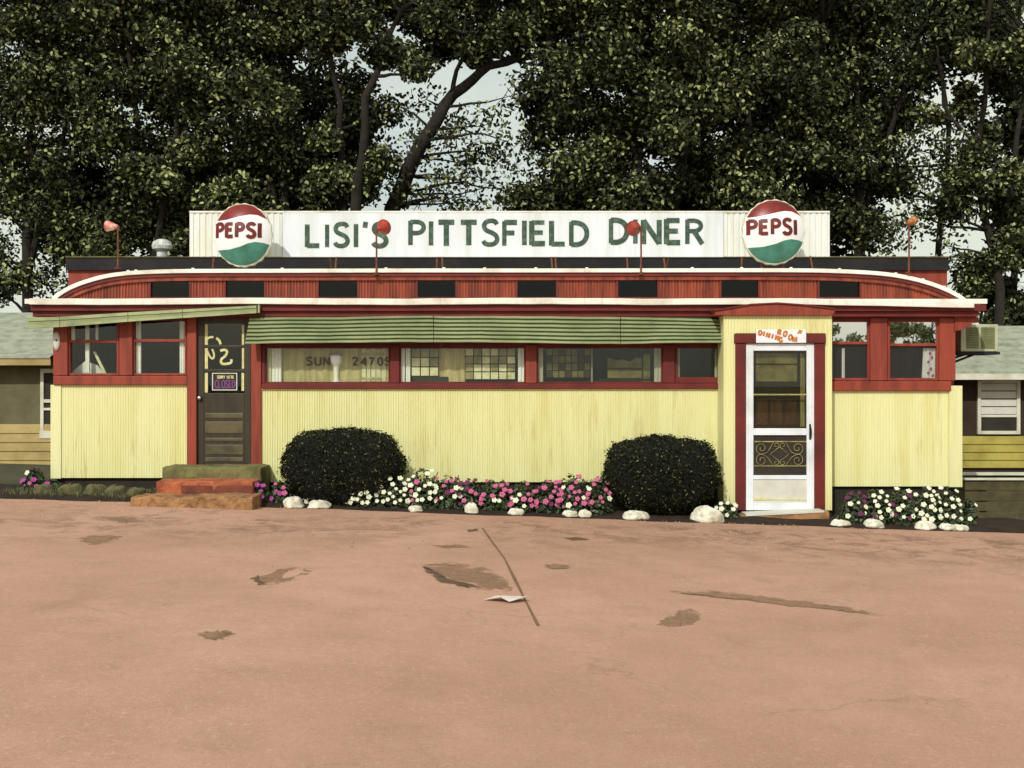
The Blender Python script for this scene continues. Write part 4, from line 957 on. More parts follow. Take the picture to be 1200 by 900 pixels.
floodlight(138, 315, 268, (130.5, 265), (-1, .25, .12), 'lamppale', 'faded red and white floodlight facing left at the left roof end', .082, .17)
floodlight(1065, 320, 264, (1069, 259), (.8, .55, .30), 'lamporange', 'small orange floodlight on a bare pole at the right roof end', .06, .14)

# ================================================================== DINING ANNEX behind
YA = 3.2
an = empty('dining_annex', (0, 5, gz(0)), 'flat roofed red building with a black parapet behind the railcar diner', 'building')
mb = MB(); mb.box(X(80, YA), X(1110, YA), YA, 7.5, -.4, Z(317, YA)); mb.build('wall', M['red'], an)
mb = MB(); mb.box(X(77, YA - .06), X(1112, YA - .06), YA - .06, 7.56, Z(317, YA), Z(302, YA)); mb.build('parapet', M['black'], an)
mb = MB(); mb.box(X(79, YA), X(1110, YA), YA - .08, YA - .055, Z(302.2, YA), Z(301, YA)); mb.build('flashing', M['concrete'], an)
vt = empty('roof_vent', (X(190, 4.0), 4.0, Z(303, 4.0)), 'small white turbine vent on the black flat roof at the left', 'vent')
mb = MB(); mb.lathe([(.09, -.05), (.09, .12)], vt.location, n=16); mb.build('pipe', M['vent'], vt)
mb = MB(); mb.lathe([(.09, .12), (.16, .16), (.175, .22), (.15, .29), (.07, .33), (0, .335)], vt.location, n=18); mb.build('turbine', M['vent'], vt)

# ================================================================== NEIGHBOUR HOUSES
def lap_siding(mb, x0, x1, z0, z1, Y, lap, mi=0):
    n_ = max(1, round((z1 - z0) / lap)); h = (z1 - z0) / n_
    for i in range(n_):
        a, b_ = z0 + i * h, z0 + (i + 1) * h
        mb.add([(x0, Y - .02, a), (x1, Y - .02, a), (x1, Y, b_), (x0, Y, b_), (x0, Y + .03, a), (x1, Y + .03, a), (x1, Y + .03, b_), (x0, Y + .03, b_)],
               [(0, 1, 2, 3), (4, 0, 3, 7), (1, 5, 6, 2), (0, 4, 5, 1)], mi)
YH = 4.6
hl = empty('left_house'.replace('left_', 'neighbour_'), (X(-60, YH), YH + 3, gz(-9)), 'olive and tan house with pale shingle roof at the left edge', 'house')
hx0, hx1 = X(-330, YH), X(63, YH)
mb = MB(); mb.box(hx0, hx1, YH, YH + 6, -.2, Z(424, YH)); mb.build('wall', M['siding_olive'], hl)
mb = MB(); lap_siding(mb, hx0, hx1, Z(560, YH), Z(497, YH), YH - .03, .16); mb.build('siding', M['siding_tan'], hl)
mb = MB(); mb.box(hx0 - .2, hx1 + .1, YH - .40, YH - .36, Z(428, YH - .4), Z(420, YH - .4)); mb.build('eave_board', M['siding_tan'], hl)
mb = MB(); n_ = 9
za, zb, ya, yb_ = Z(420, YH - .4), Z(364, YH + 1.6), YH - .42, YH + 2.4
for i in range(n_):
    t0, t1 = i / n_, (i + 1) / n_
    mb.add([(hx0 - .2, ya + (yb_ - ya) * t0, za + (zb - za) * t0 + .03), (hx1 + .1, ya + (yb_ - ya) * t0, za + (zb - za) * t0 + .03), (hx1 + .1, ya + (yb_ - ya) * t1, za + (zb - za) * t1 + .012), (hx0 - .2, ya + (yb_ - ya) * t1, za + (zb - za) * t1 + .012),
            (hx0 - .2, ya + (yb_ - ya) * t0, za + (zb - za) * t0), (hx1 + .1, ya + (yb_ - ya) * t0, za + (zb - za) * t0)], [(0, 1, 2, 3), (4, 5, 1, 0)])
mb.add([(hx0 - .2, yb_, zb), (hx1 + .1, yb_, zb), (hx1 + .1, yb_ + 3.4, za), (hx0 - .2, yb_ + 3.4, za)], [(0, 1, 2, 3)])
mb.build('roof', M['shingle'], hl)
mb = MB(); mb.pb(47, 51, 432, 512, YH - .05, .06); mb.pb(51, 62.5, 432, 437, YH - .05, .06); mb.pb(51, 62.5, 468, 472, YH - .05, .06); mb.pb(51, 62.5, 478, 481, YH - .05, .06); mb.pb(46, 62.5, 505, 514, YH - .06, .08)
wf = mb.build('window', M['housewhite'], hl, bevel=.006)
mb = MB(); mb.pb(51, 62.5, 437, 505, YH - .02, .012); mb.build('pane', M['dark'], wf)
mb = MB(); mb.pb(-120, -40, 440, 498, YH - .05, .06); wf = mb.build('window', M['housewhite'], hl, bevel=.006)
mb = MB(); mb.pb(-114, -46, 446, 492, YH - .06, .012); mb.build('pane', M['glass_dark'], wf)

YH2 = 4.0
hr = empty('neighbour_house', (X(1280, YH2), YH2 + 3, gz(8)), 'dark brown and mustard house with pale shingle roof at the right edge', 'house')
hx0, hx1 = X(1085, YH2), X(1560, YH2)
mb = MB(); mb.box(hx0, hx1, YH2, YH2 + 6, -.6, Z(440, YH2)); mb.build('wall', M['siding_brown'], hr)
mb = MB(); lap_siding(mb, hx0, hx1, Z(548, YH2), Z(511, YH2), YH2 - .03, .15); mb.build('siding', M['siding_yellow'], hr)
mb = MB(); mb.pb(1085, 1560, 553.5, 557, YH2 - .07, .05); mb.build('water_table', M['housewhite'], hr)
mb = MB(); lap_siding(mb, hx0, hx1, Z(620, YH2), Z(557, YH2), YH2 - .02, .24); mb.build('skirting', M['fence'], hr)
za, zb, ya, yb_ = Z(438, YH2 - .4), Z(380, YH2 + 1.6), YH2 - .42, YH2 + 2.4
mb = MB(); n_ = 9
for i in range(n_):
    t0, t1 = i / n_, (i + 1) / n_
    mb.add([(hx0, ya + (yb_ - ya) * t0, za + (zb - za) * t0 + .035), (hx1, ya + (yb_ - ya) * t0, za + (zb - za) * t0 + .035), (hx1, ya + (yb_ - ya) * t1, za + (zb - za) * t1 + .012), (hx0, ya + (yb_ - ya) * t1, za + (zb - za) * t1 + .012),
            (hx0, ya + (yb_ - ya) * t0, za + (zb - za) * t0), (hx1, ya + (yb_ - ya) * t0, za + (zb - za) * t0)], [(0, 1, 2, 3), (4, 5, 1, 0)])
mb.add([(hx0, yb_, zb), (hx1, yb_, zb), (hx1, yb_ + 3.4, za), (hx0, yb_ + 3.4, za)], [(0, 1, 2, 3)])
mb.build('roof', M['shingle'], hr)
mb = MB(); mb.box(hx0, hx1, ya - .02, ya + .03, za - .10, za); mb.build('eave_board', M['housewhite'], hr)
mb = MB(); mb.pb(1146, 1150, 445, 522 - 13, YH2 - .05, .06); mb.pb(1150, 1192, 445, 449, YH2 - .05, .06); mb.pb(1150, 1192, 505, 509, YH2 - .06, .07); mb.pb(1192, 1196, 445, 509, YH2 - .05, .06); mb.pb(1150, 1192, 486, 489, YH2 - .045, .05)
wf = mb.build('window', M['housewhite'], hr, bevel=.006)
mb = MB(); mb.pb(1150, 1192, 489, 505, YH2 - .02, .01); mb.build('pane', M['dark'], wf)
mb = MB()
for i in range(4): mb.pb(1150, 1192, 449.5 + i * 9.2, 457.6 + i * 9.2, YH2 - .02 - (i % 2) * .004, .012)
mb.build('shade', M['kick'], wf)
# air conditioner on a bracket at the diner's right end
YC_ = .55
ac = empty('air_conditioner', (X(1146, YC_), YC_, Z(416, YC_)), 'pale green air conditioner on a dark bracket at the right end of the diner', 'air conditioner')
mb = MB(); mb.pb(1126, 1170, 380, 412, YC_, .55); mb.build('cabinet', M['acbody'], ac, bevel=.012)
for a, b_ in ((1133, 1147), (1150, 1166)):
    mb = MB()
    for i in range(9): mb.pb(a, b_, 383.5 + i * 2.8, 385.8 + i * 2.8, YC_ - .012, .014)
    mb.build('grille', M['acgrille'], ac)
mb = MB(); mb.pb(1122, 1172, 412.2, 415.4, YC_ - .02, .6)
mb.tube([(XR, YC_ + .03, Z(430, YC_)), (X(1143, YC_), YC_ + .03, Z(415, YC_))], .018, 6); mb.tube([(XR, YC_ + .5, Z(430, YC_)), (X(1143, YC_), YC_ + .5, Z(415, YC_))], .018, 6)
mb.tube([(XR, YC_ + .03, Z(424, YC_)), (X(1134, YC_), YC_ + .03, Z(415, YC_))], .012, 6)
mb.build('bracket', M['black'], ac)
# low board fence by the right end
YFn = 1.0
fe = empty('board_fence', (X(1180, YFn), YFn, gz(X(1180, YFn))), 'low weathered board fence running right from the diner corner', 'fence')
mb = MB(); pr = 563
for i in range(5):
    mb.pb(1131, 1330, 564 + i * 12.2, 574.6 + i * 12.2, YFn + random.uniform(-.008, .008), .025)
mb.build('board', M['fence'], fe, bevel=.004)
mb = MB()
for px in (1150, 1215, 1280): mb.pb(px, px + 6, 561, 632, YFn + .036, .07)
mb.build('post', M['fence'], fe)
mb = MB(); mb.pb(1131, 1330, 560.5, 562.6, YFn - .03, .1); mb.build('cap_rail', M['housewhite'], fe)

# ================================================================== STONES, BUSHES, FLOWERS
def rock(name, px, pyb, wpx, hpx, Y, mat, label, cat, group, seed, depth=.8):
    rr = np.random.default_rng(seed); s_ = S(Y); x = X(px, Y); z = max(gz(x) - .01, Z(pyb, Y))
    z = gz(x) + (.02 if mat == 'stone' else .05)
    mb = MB(); nu, nv = 18, 10; rx, rz = wpx / s_ / 2, hpx / s_ * (.88 if mat == 'mossrock' else .78 if hpx < 14 else .9); ry = rx * depth
    ph = rr.uniform(0, 6, 8); vs = []
    for j in range(nv + 1):
        b_ = math.pi * j / nv
        for i in range(nu):
            a = 2 * math.pi * i / nu
            k = 1 + .11 * math.sin(2 * a + ph[0]) * math.sin(b_) + .08 * math.sin(3 * a + ph[1] + b_ * 2) + .07 * math.sin(5 * b_ + ph[2] + a) + .05 * math.sin(7 * a + ph[3]) * math.sin(b_) ** 2
            c = math.cos(b_)
            vs.append((x + rx * k * math.sin(b_) ** .8 * math.cos(a), Y + ry * k * math.sin(b_) ** .8 * math.sin(a), z + rz * (.86 * k * c if c > 0 else .35 * c)))
    fs = [(j * nu + i, (j + 1) * nu + i, (j + 1) * nu + (i + 1) % nu, j * nu + (i + 1) % nu) for j in range(nv) for i in range(nu)]
    mb.add(vs, fs); o = mb.build(name, M[mat], org=(x, Y, z)); tag(o, label, cat, group)
    sb = o.modifiers.new('sub', 'SUBSURF'); sb.levels = 1; sb.render_levels = 1
    tx = bpy.data.textures.get('rock_tex') or bpy.data.textures.new('rock_tex', 'CLOUDS'); tx.noise_scale = .11
    dm = o.modifiers.new('disp', 'DISPLACE'); dm.texture = tx; dm.strength = .05; dm.mid_level = .5
    return o
stones = [(343.5, 600, 29, 14, 'rounded white stone between the magenta flowers and the left bush'),
          (374, 602.5, 30, 11, 'flat white stone in front of the left clipped bush'),
          (487, 605, 20, 8, 'small low stone under the white flowers'),
          (552, 605.5, 17, 15, 'upright white stone between white and pink flowers'),
          (605, 606, 20, 9, 'small white stone below the pink flowers, just left of the bed centre'),
          (668, 605.5, 20, 9, 'white stone left of its touching twin below the pink flowers'),
          (685, 605.5, 17, 11, 'white stone right of its touching twin below the pink flowers'),
          (745, 607.5, 38, 12, 'wide white stone at the foot of the right clipped bush'),
          (829, 610.5, 38, 21, 'largest white stone, left of the porch step'),
          (985, 614.5, 24, 9, 'small white stone next to the right side of the porch'),
          (1023, 615.5, 28, 12, 'domed white stone in the right flower bed, second from the porch'),
          (1084, 618, 29, 12, 'white stone in front of the whitest flowers of the right bed'),
          (1110, 619, 22, 9, 'low white stone near the right end of the right bed'),
          (1126, 620, 20, 8, 'smallest white stone at the far right corner of the diner')]
for i, (px, pb_, wp, hp, lb) in enumerate(stones): rock('border_stone', px, pb_ + 1, wp, hp, -1.06, 'stone', lb, 'stone', 'whitewashed stones along the flower bed', 40 + i)
mr = [(52, 580, 30, 12, 'mossy rock below the pink flowers at the left edge'), (84, 581, 34, 15, 'rounded mossy rock under the left yellow wall'), (112, 582, 28, 16, 'mossy rock in the middle of the row under the left wall'),
      (136, 583, 26, 15, 'dark mossy rock right of the middle of the row'), (160, 583, 28, 12, 'flat mossy rock next to the long step slab')]
for i, (px, pb_, wp, hp, lb) in enumerate(mr): rock('mossy_rock', px, pb_, wp, hp, -.75, 'mossrock', lb, 'rock', 'mossy rocks under the left wall', 80 + i)

def bush(px0, px1, pt, pb_, Y, label, seed):
    global rng
    s_ = S(Y); x = X((px0 + px1) / 2, Y); rx = (px1 - px0) / 2 / s_; zt, zb = Z(pt, Y), Z(pb_, Y); rz = (zt - zb) / 2; zc = zb + rz; ry = .52
    t = empty('clipped_bush', (x, Y, gz(x)), label, 'bush', 'clipped bushes against the yellow wall')
    def surf(d, k=1.0):          # superellipsoid, narrower towards the foot
        e_ = 3.2
        q = (np.abs(d[:, 0]) ** e_ + np.abs(d[:, 1]) ** e_ + np.abs(d[:, 2]) ** e_) ** (-1 / e_)
        P = d * q[:, None]; taper = 1 - .24 * np.clip(-P[:, 2], 0, 1) ** 1.3
        wob = 1 + .018 * np.sin(P[:, 0] * 23 + P[:, 2] * 17) + .035 * np.sin(P[:, 0] * 7 + seed) * np.sin(P[:, 2] * 6 + seed) + .02 * np.sin(P[:, 1] * 9 + P[:, 0] * 5)
        return np.stack([P[:, 0] * rx * taper, P[:, 1] * ry * taper, P[:, 2] * rz], 1) * (k * wob)[:, None] if hasattr(k, '__len__') else np.stack([P[:, 0] * rx * taper, P[:, 1] * ry * taper, P[:, 2] * rz], 1) * (wob * k)[:, None]
    n_ = 15000; d = unit(n_); k = 1 - np.abs(rng.normal(0, .035, n_)); k = np.where(rng.random(n_) < .04, 1.02 + rng.random(n_) * .035, k)
    P = surf(d, k); Nn = d + .9 * unit(n_)
    tone = rng.random(n_) ** 1.6
    me = leaf_mesh('foliage', P, Nn, unit(n_) + d * .6, rng.uniform(.03, .055, n_), rng.uniform(.014, .022, n_), tone, M['bush'], False)
    link_mesh('foliage', me, t, (0, 0, zc - gz(x)))
    mb = MB(); nu, nv = 28, 16; vs = []
    for j in range(nv + 1):
        for i in range(nu):
            b_, a = math.pi * j / nv, 2 * math.pi * i / nu
            vs.append((math.sin(b_) * math.cos(a), math.sin(b_) * math.sin(a), math.cos(b_)))
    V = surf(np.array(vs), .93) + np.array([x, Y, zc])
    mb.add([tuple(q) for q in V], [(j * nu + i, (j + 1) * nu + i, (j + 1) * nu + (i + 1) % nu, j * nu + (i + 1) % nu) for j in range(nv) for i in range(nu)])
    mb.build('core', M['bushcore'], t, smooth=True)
    mb = MB()
    for q in range(5): mb.tube([(x + random.uniform(-.1, .1), Y + random.uniform(-.1, .1), gz(x) - .05), (x + random.uniform(-.3, .3), Y, zb + .3)], .02, 6)
    mb.build('stem', M['bark'], t)
bush(332, 472, 503, 598, -.62, 'dark clipped bush right of the front door steps, behind two flat stones', 1)
bush(708, 842, 512, 604, -.62, 'dark clipped bush left of the porch, behind the widest stones', 2)

# petunias: one blossom mesh per colour, copied
def blossom_mesh(col):
    mb = MB(); n_ = 20; vs = [(0, 0, -.012)]
    for r_, h in ((.35, .004), (.8, .012), (1.0, .004)):
        for i in range(n_):
            a = 2 * math.pi * i / n_; k = r_ * (1 + (.13 * math.cos(5 * a) if r_ > .5 else 0)) * .043
            vs.append((k * math.cos(a), k * math.sin(a), h + .006 * math.cos(5 * a + 1) * r_))
    fs = [(0, 1 + i, 1 + (i + 1) % n_) for i in range(n_)] + [(1 + j * n_ + i, 1 + (j + 1) * n_ + i, 1 + (j + 1) * n_ + (i + 1) % n_, 1 + j * n_ + (i + 1) % n_) for j in range(2) for i in range(n_)]
    mb.add(vs, fs); o = mb.build('blossom', M['pet_' + col], smooth=True); me = o.data; bpy.data.objects.remove(o)
    return me
BL = {c: blossom_mesh(c) for c in ('white', 'pink', 'magenta', 'purple')}
def flower_plant(px, pyt, pyb, wpx, cols, nb, label, Y=-.85, seed=0):
    rr = random.Random(seed); s_ = S(Y); x = X(px, Y); zb = gz(x) + .02; zt = Z(pyt, Y); rx = wpx / s_ / 2; h = max(.1, zt - zb); ry = min(rx, .26)
    t = empty('flower_plant', (x, Y, zb), label, 'flowers', 'petunias in the flower beds')
    n_ = int(420 + 1500 * rx); d = unit(n_); d[:, 2] = np.abs(d[:, 2]); k = rng.uniform(.35, 1.06, n_)
    P = d * np.array([rx, ry, h * .95]) * k[:, None]; P[:, 2] += .01
    me = leaf_mesh('foliage', P, d + .8 * unit(n_) + np.array([0, -.2, .3]), unit(n_) + d, rng.uniform(.05, .085, n_), rng.uniform(.028, .042, n_), rng.random(n_), M['plantleaf'])
    link_mesh('foliage', me, t)
    mb = MB()
    for q in range(7):
        a = rr.uniform(0, 6.28); mb.tube([(x, Y, zb - .02), (x + math.cos(a) * rx * .4, Y + math.sin(a) * ry * .4, zb + h * .5), (x + math.cos(a) * rx * .8, Y + math.sin(a) * ry * .8, zb + h * rr.uniform(.6, .95))], .006, 5)
    mb.build('stem', M['plantleaf'], t)
    pts = []
    for q in range(int(nb * .95)):
        for tr in range(30):
            u, v = rr.uniform(-.95, .95), rr.uniform(.22, 1.02)
            if u * u + (v * .9) ** 2 > 1.08: continue
            if all((u - a) ** 2 * rx * rx + (v - b_) ** 2 * h * h > .0032 for a, b_ in pts): break
        pts.append((u, v))
        dd = Vector((u * .55, -math.sqrt(max(.08, 1 - min(1, u * u + .6 * v * v))), v * .85))
        o = bpy.data.objects.new('blossom', BL[rr.choices(list(cols), list(cols.values()))[0]]); C.objects.link(o); o.parent = t
        o.location = (u * rx, dd.y * ry * 1.02 - .02, v * h)
        nn = (dd + Vector((rr.uniform(-.4, .4), -.5, rr.uniform(-.1, .5)))).normalized()
        o.rotation_euler = nn.to_track_quat('Z', 'Y').to_euler(); sc = rr.uniform(.5, .92); o.scale = (sc, sc, sc)
W_, P_, G_, U_ = 'white', 'pink', 'magenta', 'purple'
plants = [
 (300, 567, 598, 34, {G_: 4, P_: 1}, 9, 'magenta flowers beside the right end of the brick step'),
 (330, 564, 596, 28, {G_: 2, P_: 2}, 7, 'small pink and magenta plant just left of the left bush'),
 (364, 580, 600, 22, {W_: 1}, 5, 'little white flowers between the two stones of the left bush'),
 (404, 592, 603, 18, {W_: 1}, 4, 'lowest white flowers at the right foot of the left bush'),
 (430, 565, 604, 50, {W_: 1}, 26, 'broad mound of white flowers right of the left bush'),
 (462, 560, 604, 44, {W_: 1}, 22, 'second white mound, ending above the small low stone'),
 (495, 550, 603, 46, {W_: 6, P_: 1}, 22, 'tallest white plant with a few pink flowers'),
 (526, 556, 604, 42, {W_: 5, U_: 2, P_: 1}, 16, 'mixed white and purple plant left of the upright stone'),
 (549, 562, 602, 40, {P_: 4, U_: 3}, 15, 'deep pink and purple plant behind the upright stone'),
 (582, 562, 604, 44, {P_: 4, W_: 1}, 16, 'pink plant with a few white flowers right of the upright stone'),
 (614, 565, 604, 40, {P_: 5, W_: 1}, 14, 'pink plant above the small stone near the bed centre'),
 (643, 562, 604, 42, {P_: 6, U_: 1}, 17, 'dense pink plant left of the twin stones'),
 (671, 556, 603, 44, {P_: 6, W_: 1}, 20, 'tallest pink plant, above the twin stones'),
 (700, 560, 602, 36, {P_: 5, W_: 1}, 13, 'pink plant touching the left side of the right bush'),
 (850, 588, 608, 30, {W_: 1}, 9, 'small white flowers between the largest stone and the porch'),
 (1000, 576, 613, 34, {W_: 3, U_: 2}, 11, 'white and dark purple plant nearest the porch in the right bed'),
 (1026, 572, 614, 38, {W_: 5, U_: 2}, 16, 'white plant with purple flowers above the domed stone'),
 (1056, 572, 615, 36, {W_: 4, U_: 3}, 14, 'half purple plant in the middle of the right bed'),
 (1084, 571, 616, 38, {W_: 1}, 20, 'dense white plant in the right bed behind the widest stone there'),
 (1108, 571, 617, 34, {W_: 1}, 17, 'white plant under the right corner board'),
 (1136, 584, 612, 16, {W_: 1}, 3, 'lone white flowers by the board fence'),
 (40, 548, 578, 26, {P_: 2, G_: 2, W_: 1}, 7, 'pink flowers at the far left edge beside the tan house'),
 (62, 562, 578, 18, {G_: 1}, 3, 'few magenta flowers at the left corner of the yellow wall')]
for i, (px, pt_, pb_, wp, cols, nb, lb) in enumerate(plants): flower_plant(px, pt_, pb_, wp, cols, nb, lb, seed=100 + i, Y=-.8 if px > 70 else -.35)
# weeds round the mossy rocks and along the bed (uncountable)
n_ = 1500; px_ = rng.uniform(20, 190, n_); yy = rng.uniform(-1.1, -.1, n_); xx = (px_ - 600) / 88
P = np.stack([xx, yy, np.array([gz(a) for a in xx]) + .06], 1)
me = leaf_mesh('weeds', P, unit(n_) * np.array([1, 1, .15]), np.tile([0, 0, 1.], (n_, 1)) + .45 * unit(n_), rng.uniform(.05, .12, n_), rng.uniform(.006, .012, n_), rng.random(n_), M['grass'], False)
o = bpy.data.objects.new('weeds', me); C.objects.link(o); o['kind'] = 'stuff'; tag(o, 'dry weeds growing between the mossy rocks under the left wall', 'weeds')
# scrap of paper on the lot
x, y = gp(594, 705); z = pz(x, y)
mb = MB(); mb.add([(x - .18, y + .05, z + .012), (x - .05, y - .03, z + .05), (x + .02, y - .05, z + .014), (x + .16, y + .03, z + .045), (x + .12, y + .14, z + .02), (x - .08, y + .13, z + .03)], [(0, 1, 5), (1, 2, 5), (2, 4, 5), (2, 3, 4)])
o = mb.build('scrap_paper', M['paper'], org=(x, y, z)); tag(o, 'crumpled scrap of white paper lying on the pink pavement by the joint', 'paper')
sd_ = o.modifiers.new('solid', 'SOLIDIFY'); sd_.thickness = .002

# ================================================================== TREES
def limb(mb, a, b_, r0, r1, wig=.25, n_=7, sg=8):
    a, b_ = Vector(a), Vector(b_); pts = []; rad = []
    L_ = (b_ - a).length
    o1 = Vector((random.uniform(-1, 1), random.uniform(-1, 1), random.uniform(-.3, .6))) * wig * L_ * .3
    for i in range(n_ + 1):
        t = i / n_
        p = a.lerp(b_, t) + o1 * math.sin(math.pi * t) + Vector((random.uniform(-1, 1), random.uniform(-1, 1), random.uniform(-1, 1))) * .02 * L_ * (0 < i < n_)
        pts.append(p); rad.append(r0 + (r1 - r0) * t)
    mb.tube(pts, rad, sg); return pts
def tree(label, px, Y, ells, stems, dens=1.5, leafL=.108, mat='leaf', seed=0, extra=(), clump=.55, per=430, name='leafy_tree', bright=1.0):
    """ells: crown masses (px, py, rx, ry) measured at depth Y; stems: trunk lines [(px,py),...] with base radius"""
    random.seed(seed); s_ = S(Y); x0 = X(px, Y); zb = gz(x0)
    t = empty(name, (x0, Y, zb), label, 'tree', 'trees behind the diner')
    mb = MB(); tips = []
    for pts, r0 in stems:
        base = [(X(pts[0][0], Y), Y, zb - .1)] if pts[0][1] > 500 else []
        q = base + [(X(a, Y), Y + random.uniform(-.5, .5), Z(b_, Y)) for a, b_ in pts if b_ <= 500]
        rads = [r0 * .66 * (1 - .72 * i / max(1, len(q) - 1)) for i in range(len(q))]
        # refine
        rq = []; rr_ = []
        for i in range(len(q) - 1):
            for k in range(4):
                u = k / 4; rq.append(Vector(q[i]).lerp(Vector(q[i + 1]), u) + Vector((random.uniform(-.04, .04), random.uniform(-.04, .04), 0)) * (i + k > 0)); rr_.append(rads[i] + (rads[i + 1] - rads[i]) * u)
        rq.append(Vector(q[-1])); rr_.append(rads[-1])
        mb.tube(rq, rr_, 10); tips += rq[3:]
    cl = []
    for (cx, cy, rx, ry) in ells:
        A = math.pi * rx * ry / s_ ** 2; k = max(1, int(A * 2.0 * dens))
        for _ in range(k):
            while True:
                u, v, w_ = random.uniform(-1, 1), random.uniform(-1, 1), random.uniform(-1, 1)
                if u * u + v * v + w_ * w_ <= 1: break
            cl.append(Vector((X(cx + u * rx, Y), Y + w_ * min(rx / s_, 1.7), Z(cy + v * ry, Y))))
    sprays = []
    for (cx, cy, r_) in extra:
        c0_ = Vector((X(cx, Y), Y + random.uniform(-.4, .4), Z(cy, Y)))
        if tips:
            o_ = min(tips, key=lambda q: (q - c0_).length + max(0, q.z - c0_.z) * 2.5); tw = limb(mb, o_, c0_, .035, .008, .5, 6, 5)
        for _ in range(4):
            d_ = Vector((random.gauss(0, .3), random.gauss(0, .3), random.gauss(0, .28)))
            limb(mb, c0_, c0_ + d_, .01, .004, .3, 3, 4); sprays.append(c0_ + d_)
    for c_ in cl:
        if random.random() < .55 and tips:
            o_ = min(tips, key=lambda q: (q - c_).length + max(0, q.z - c_.z) * 1.5)
            limb(mb, o_, c_, .045, .012, .3, 5, 5)
    mb.build('trunk', M['bark'], t, smooth=True)
    Pp = []; Nn = []; tone = []
    for c_ in cl:
        n_ = int(per * random.uniform(.7, 1.3)); r_ = clump * random.uniform(.7, 1.25)
        d = unit(n_); rad = rng.random(n_) ** .45
        Pp.append(np.array(c_) + d * rad[:, None] * np.array([r_ * 1.15, r_, r_ * .8]))
        Nn.append(d * .5 + unit(n_) * .9 + np.array([0, -.25, .35]))
        cb_ = random.gauss(0, .10); tone.append(np.clip(rng.random(n_) ** (1.5 / bright) + cb_, 0, 1))
    for c_ in sprays:
        n_ = random.randint(16, 46); d = rng.normal(size=(n_, 3)) * np.array([.2, .2, .13])
        Pp.append(np.array(c_) + d); Nn.append(unit(n_) + np.array([0, -.25, .35])); tone.append(rng.random(n_) ** 1.5)
    Pp = np.concatenate(Pp) - np.array([x0, Y, zb]); n_ = len(Pp)
    me = leaf_mesh('crown', Pp, np.concatenate(Nn), unit(n_) * np.array([1, 1, .8]) + np.array([0, 0, -.5]), leafL * rng.uniform(.7, 1.25, n_), leafL * .6 * rng.uniform(.75, 1.2, n_), np.concatenate(tone), M[mat])
    link_mesh('crown', me, t); return n_
tot = 0
tot += tree('tree at the far left edge above the tan house', 40, 9.5, [(35, 120, 70, 120), (30, -30, 110, 80), (70, 255, 45, 45), (20, 285, 45, 60), (75, 290, 30, 25), (22, 330, 40, 25), (5, 200, 25, 80)], [([(40, 600), (40, 320), (30, 150), (45, 0)], .22), ([(40, 320), (80, 140), (100, 40)], .12)], seed=1)
tot += tree('leafy tree rising behind the white and red floodlight', 170, 8, [(180, 120, 85, 140), (150, -40, 110, 80), (185, 240, 60, 60), (140, 275, 40, 28), (210, 275, 30, 25)], [([(175, 600), (175, 330), (165, 200), (150, 20)], .2), ([(175, 330), (210, 160), (215, 10)], .12)], seed=2)
tot += tree('many stemmed tree above the left bottle cap sign', 320, 8.5, [(310, 100, 85, 140), (300, -50, 120, 80), (300, 225, 60, 45)], [([(325, 600), (325, 260), (312, 150), (288, 20)], .2), ([(330, 600), (335, 240), (330, 120), (345, 0)], .17), ([(318, 600), (310, 260), (280, 170), (250, 60)], .14)], seed=3)
tot += tree('tree with a long dark limb leaning right across the sky gap', 425, 7.6, [(412, 120, 52, 130), (430, -10, 110, 70), (400, 220, 48, 45), (535, 30, 85, 45), (600, -10, 90, 60), (458, 52, 38, 46), (500, 70, 40, 26)],
            [([(418, 600), (420, 250), (432, 120), (470, 15)], .22), ([(404, 600), (400, 240), (398, 120), (380, 0)], .17), ([(440, 600), (458, 240), (495, 170), (530, 112), (575, 82), (640, 60)], .30), ([(530, 112), (545, 60), (550, 0)], .08)],
            extra=[(487, 160, 0), (520, 205, 0), (545, 228, 0), (505, 230, 0), (472, 215, 0), (562, 150, 0), (470, 125, 0), (578, 215, 0), (595, 170, 0), (500, 118, 0), (548, 190, 0), (480, 190, 0), (560, 235, 0), (590, 120, 0), (525, 235, 0), (510, 150, 0), (575, 180, 0), (535, 165, 0), (600, 225, 0), (490, 238, 0), (560, 205, 0), (505, 180, 0)], seed=4, clump=.36)
tot += tree('big tree with twin dark trunks behind the last word of the sign', 750, 8, [(665, 130, 62, 130), (755, 100, 100, 150), (700, -30, 150, 80), (650, 225, 45, 42), (740, 225, 60, 40)],
            [([(755, 600), (752, 240), (742, 120), (728, 0)], .26), ([(775, 600), (790, 250), (812, 130), (830, 10)], .18), ([(752, 240), (690, 130), (650, 60)], .12)], seed=5)
tot += tree('broad tree above the right bottle cap sign', 900, 8.6, [(880, 110, 100, 140), (890, -40, 130, 80), (880, 220, 75, 50)], [([(895, 600), (890, 260), (880, 120), (860, 0)], .2), ([(890, 260), (940, 140), (960, 30)], .13)], seed=6)
tot += tree('tree behind the right end of the roof sign', 1000, 9.5, [(995, 130, 62, 140), (1030, 10, 110, 85), (1000, 262, 46, 45)], [([(1005, 600), (1005, 280), (1000, 140), (1010, 0)], .2), ([(1005, 280), (1050, 120), (1080, 40)], .12)], seed=7)
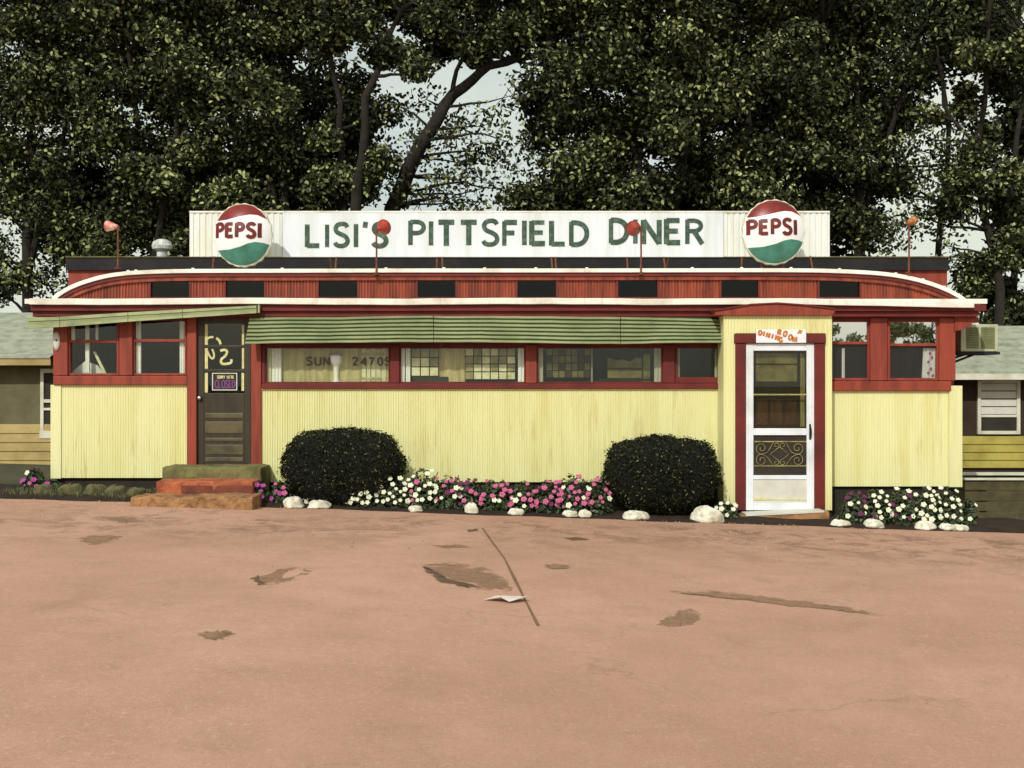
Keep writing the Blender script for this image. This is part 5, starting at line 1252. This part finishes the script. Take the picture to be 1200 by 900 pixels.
tot += tree('open tree with sky showing through at the right edge', 1150, 8, [(1150, 230, 42, 85), (1150, 90, 65, 85), (1190, 0, 100, 80), (1185, 320, 40, 60), (1140, 330, 28, 40), (1200, 240, 35, 60)], [([(1165, 600), (1165, 340), (1155, 200), (1150, 40)], .18), ([(1165, 340), (1190, 160), (1210, 40)], .12), ([(1155, 200), (1110, 120), (1090, 60)], .07)],
            extra=[(1080, 240, 0), (1100, 180, 0), (1095, 290, 0), (1072, 200, 0), (1110, 215, 0), (1085, 160, 0), (1105, 255, 0), (1120, 300, 0), (1068, 235, 0), (1088, 205, 0), (1118, 190, 0), (1100, 235, 0), (1066, 170, 0)], seed=8, dens=1.5, clump=.36)
# second row, deeper and darker
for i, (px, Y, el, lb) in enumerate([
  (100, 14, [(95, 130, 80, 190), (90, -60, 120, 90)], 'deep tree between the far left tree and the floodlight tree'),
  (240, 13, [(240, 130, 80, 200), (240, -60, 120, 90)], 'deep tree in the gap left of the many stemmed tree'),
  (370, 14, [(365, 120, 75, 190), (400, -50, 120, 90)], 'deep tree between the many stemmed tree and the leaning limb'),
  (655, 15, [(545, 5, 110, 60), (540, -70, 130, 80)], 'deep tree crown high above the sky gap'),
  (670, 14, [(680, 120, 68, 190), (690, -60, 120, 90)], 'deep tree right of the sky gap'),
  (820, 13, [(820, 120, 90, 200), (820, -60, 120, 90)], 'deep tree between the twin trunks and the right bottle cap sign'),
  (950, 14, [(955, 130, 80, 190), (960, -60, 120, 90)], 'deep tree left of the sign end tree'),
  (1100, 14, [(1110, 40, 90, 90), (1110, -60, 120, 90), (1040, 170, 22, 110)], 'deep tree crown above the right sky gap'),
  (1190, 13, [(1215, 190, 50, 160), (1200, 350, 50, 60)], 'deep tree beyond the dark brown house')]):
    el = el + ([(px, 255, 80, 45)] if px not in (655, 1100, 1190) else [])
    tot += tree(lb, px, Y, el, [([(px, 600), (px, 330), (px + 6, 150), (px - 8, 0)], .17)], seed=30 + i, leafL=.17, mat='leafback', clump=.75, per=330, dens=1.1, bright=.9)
# trees across the road, seen only as reflections in the upper panes
for i, (x, h) in enumerate(((16.6, 5.2), (19.4, 6.0), (21.2, 5.0), (22.9, 6.3))):
    Y = -44 - i; random.seed(60 + i); z0 = gz(x)
    t = empty('roadside_tree', (x, Y, z0), 'small tree across the road, reflected in the upper panes right of the porch', 'tree', 'small trees across the road')
    mb = MB(); tr = limb(mb, (x, Y, z0 - .1), (x + random.uniform(-.3, .3), Y, h - .8), .09, .03, .25); Ps = []
    for k in range(11):
        c_ = Vector((x + random.uniform(-1, 1), Y + random.uniform(-.8, .8), random.uniform(2.6, h)))
        limb(mb, min(tr, key=lambda q: abs(q.z - c_.z + .8)), c_, .03, .01, .3, 5, 5)
        n_ = 130; Ps.append(np.array(c_) + unit(n_) * (rng.random(n_) ** .5)[:, None] * np.array([.5, .5, .36]) - np.array([x, Y, z0]))
    mb.build('trunk', M['bark'], t); P = np.concatenate(Ps); n_ = len(P)
    link_mesh('crown', leaf_mesh('crown', P, unit(n_), unit(n_) + np.array([0, 0, -.8]), .26, .12, rng.random(n_) * .5 + .5, M['roadleaf']), t)
print('LEAVES', tot)
for o in bpy.data.objects:
    if '_w' in o: del o['_w']
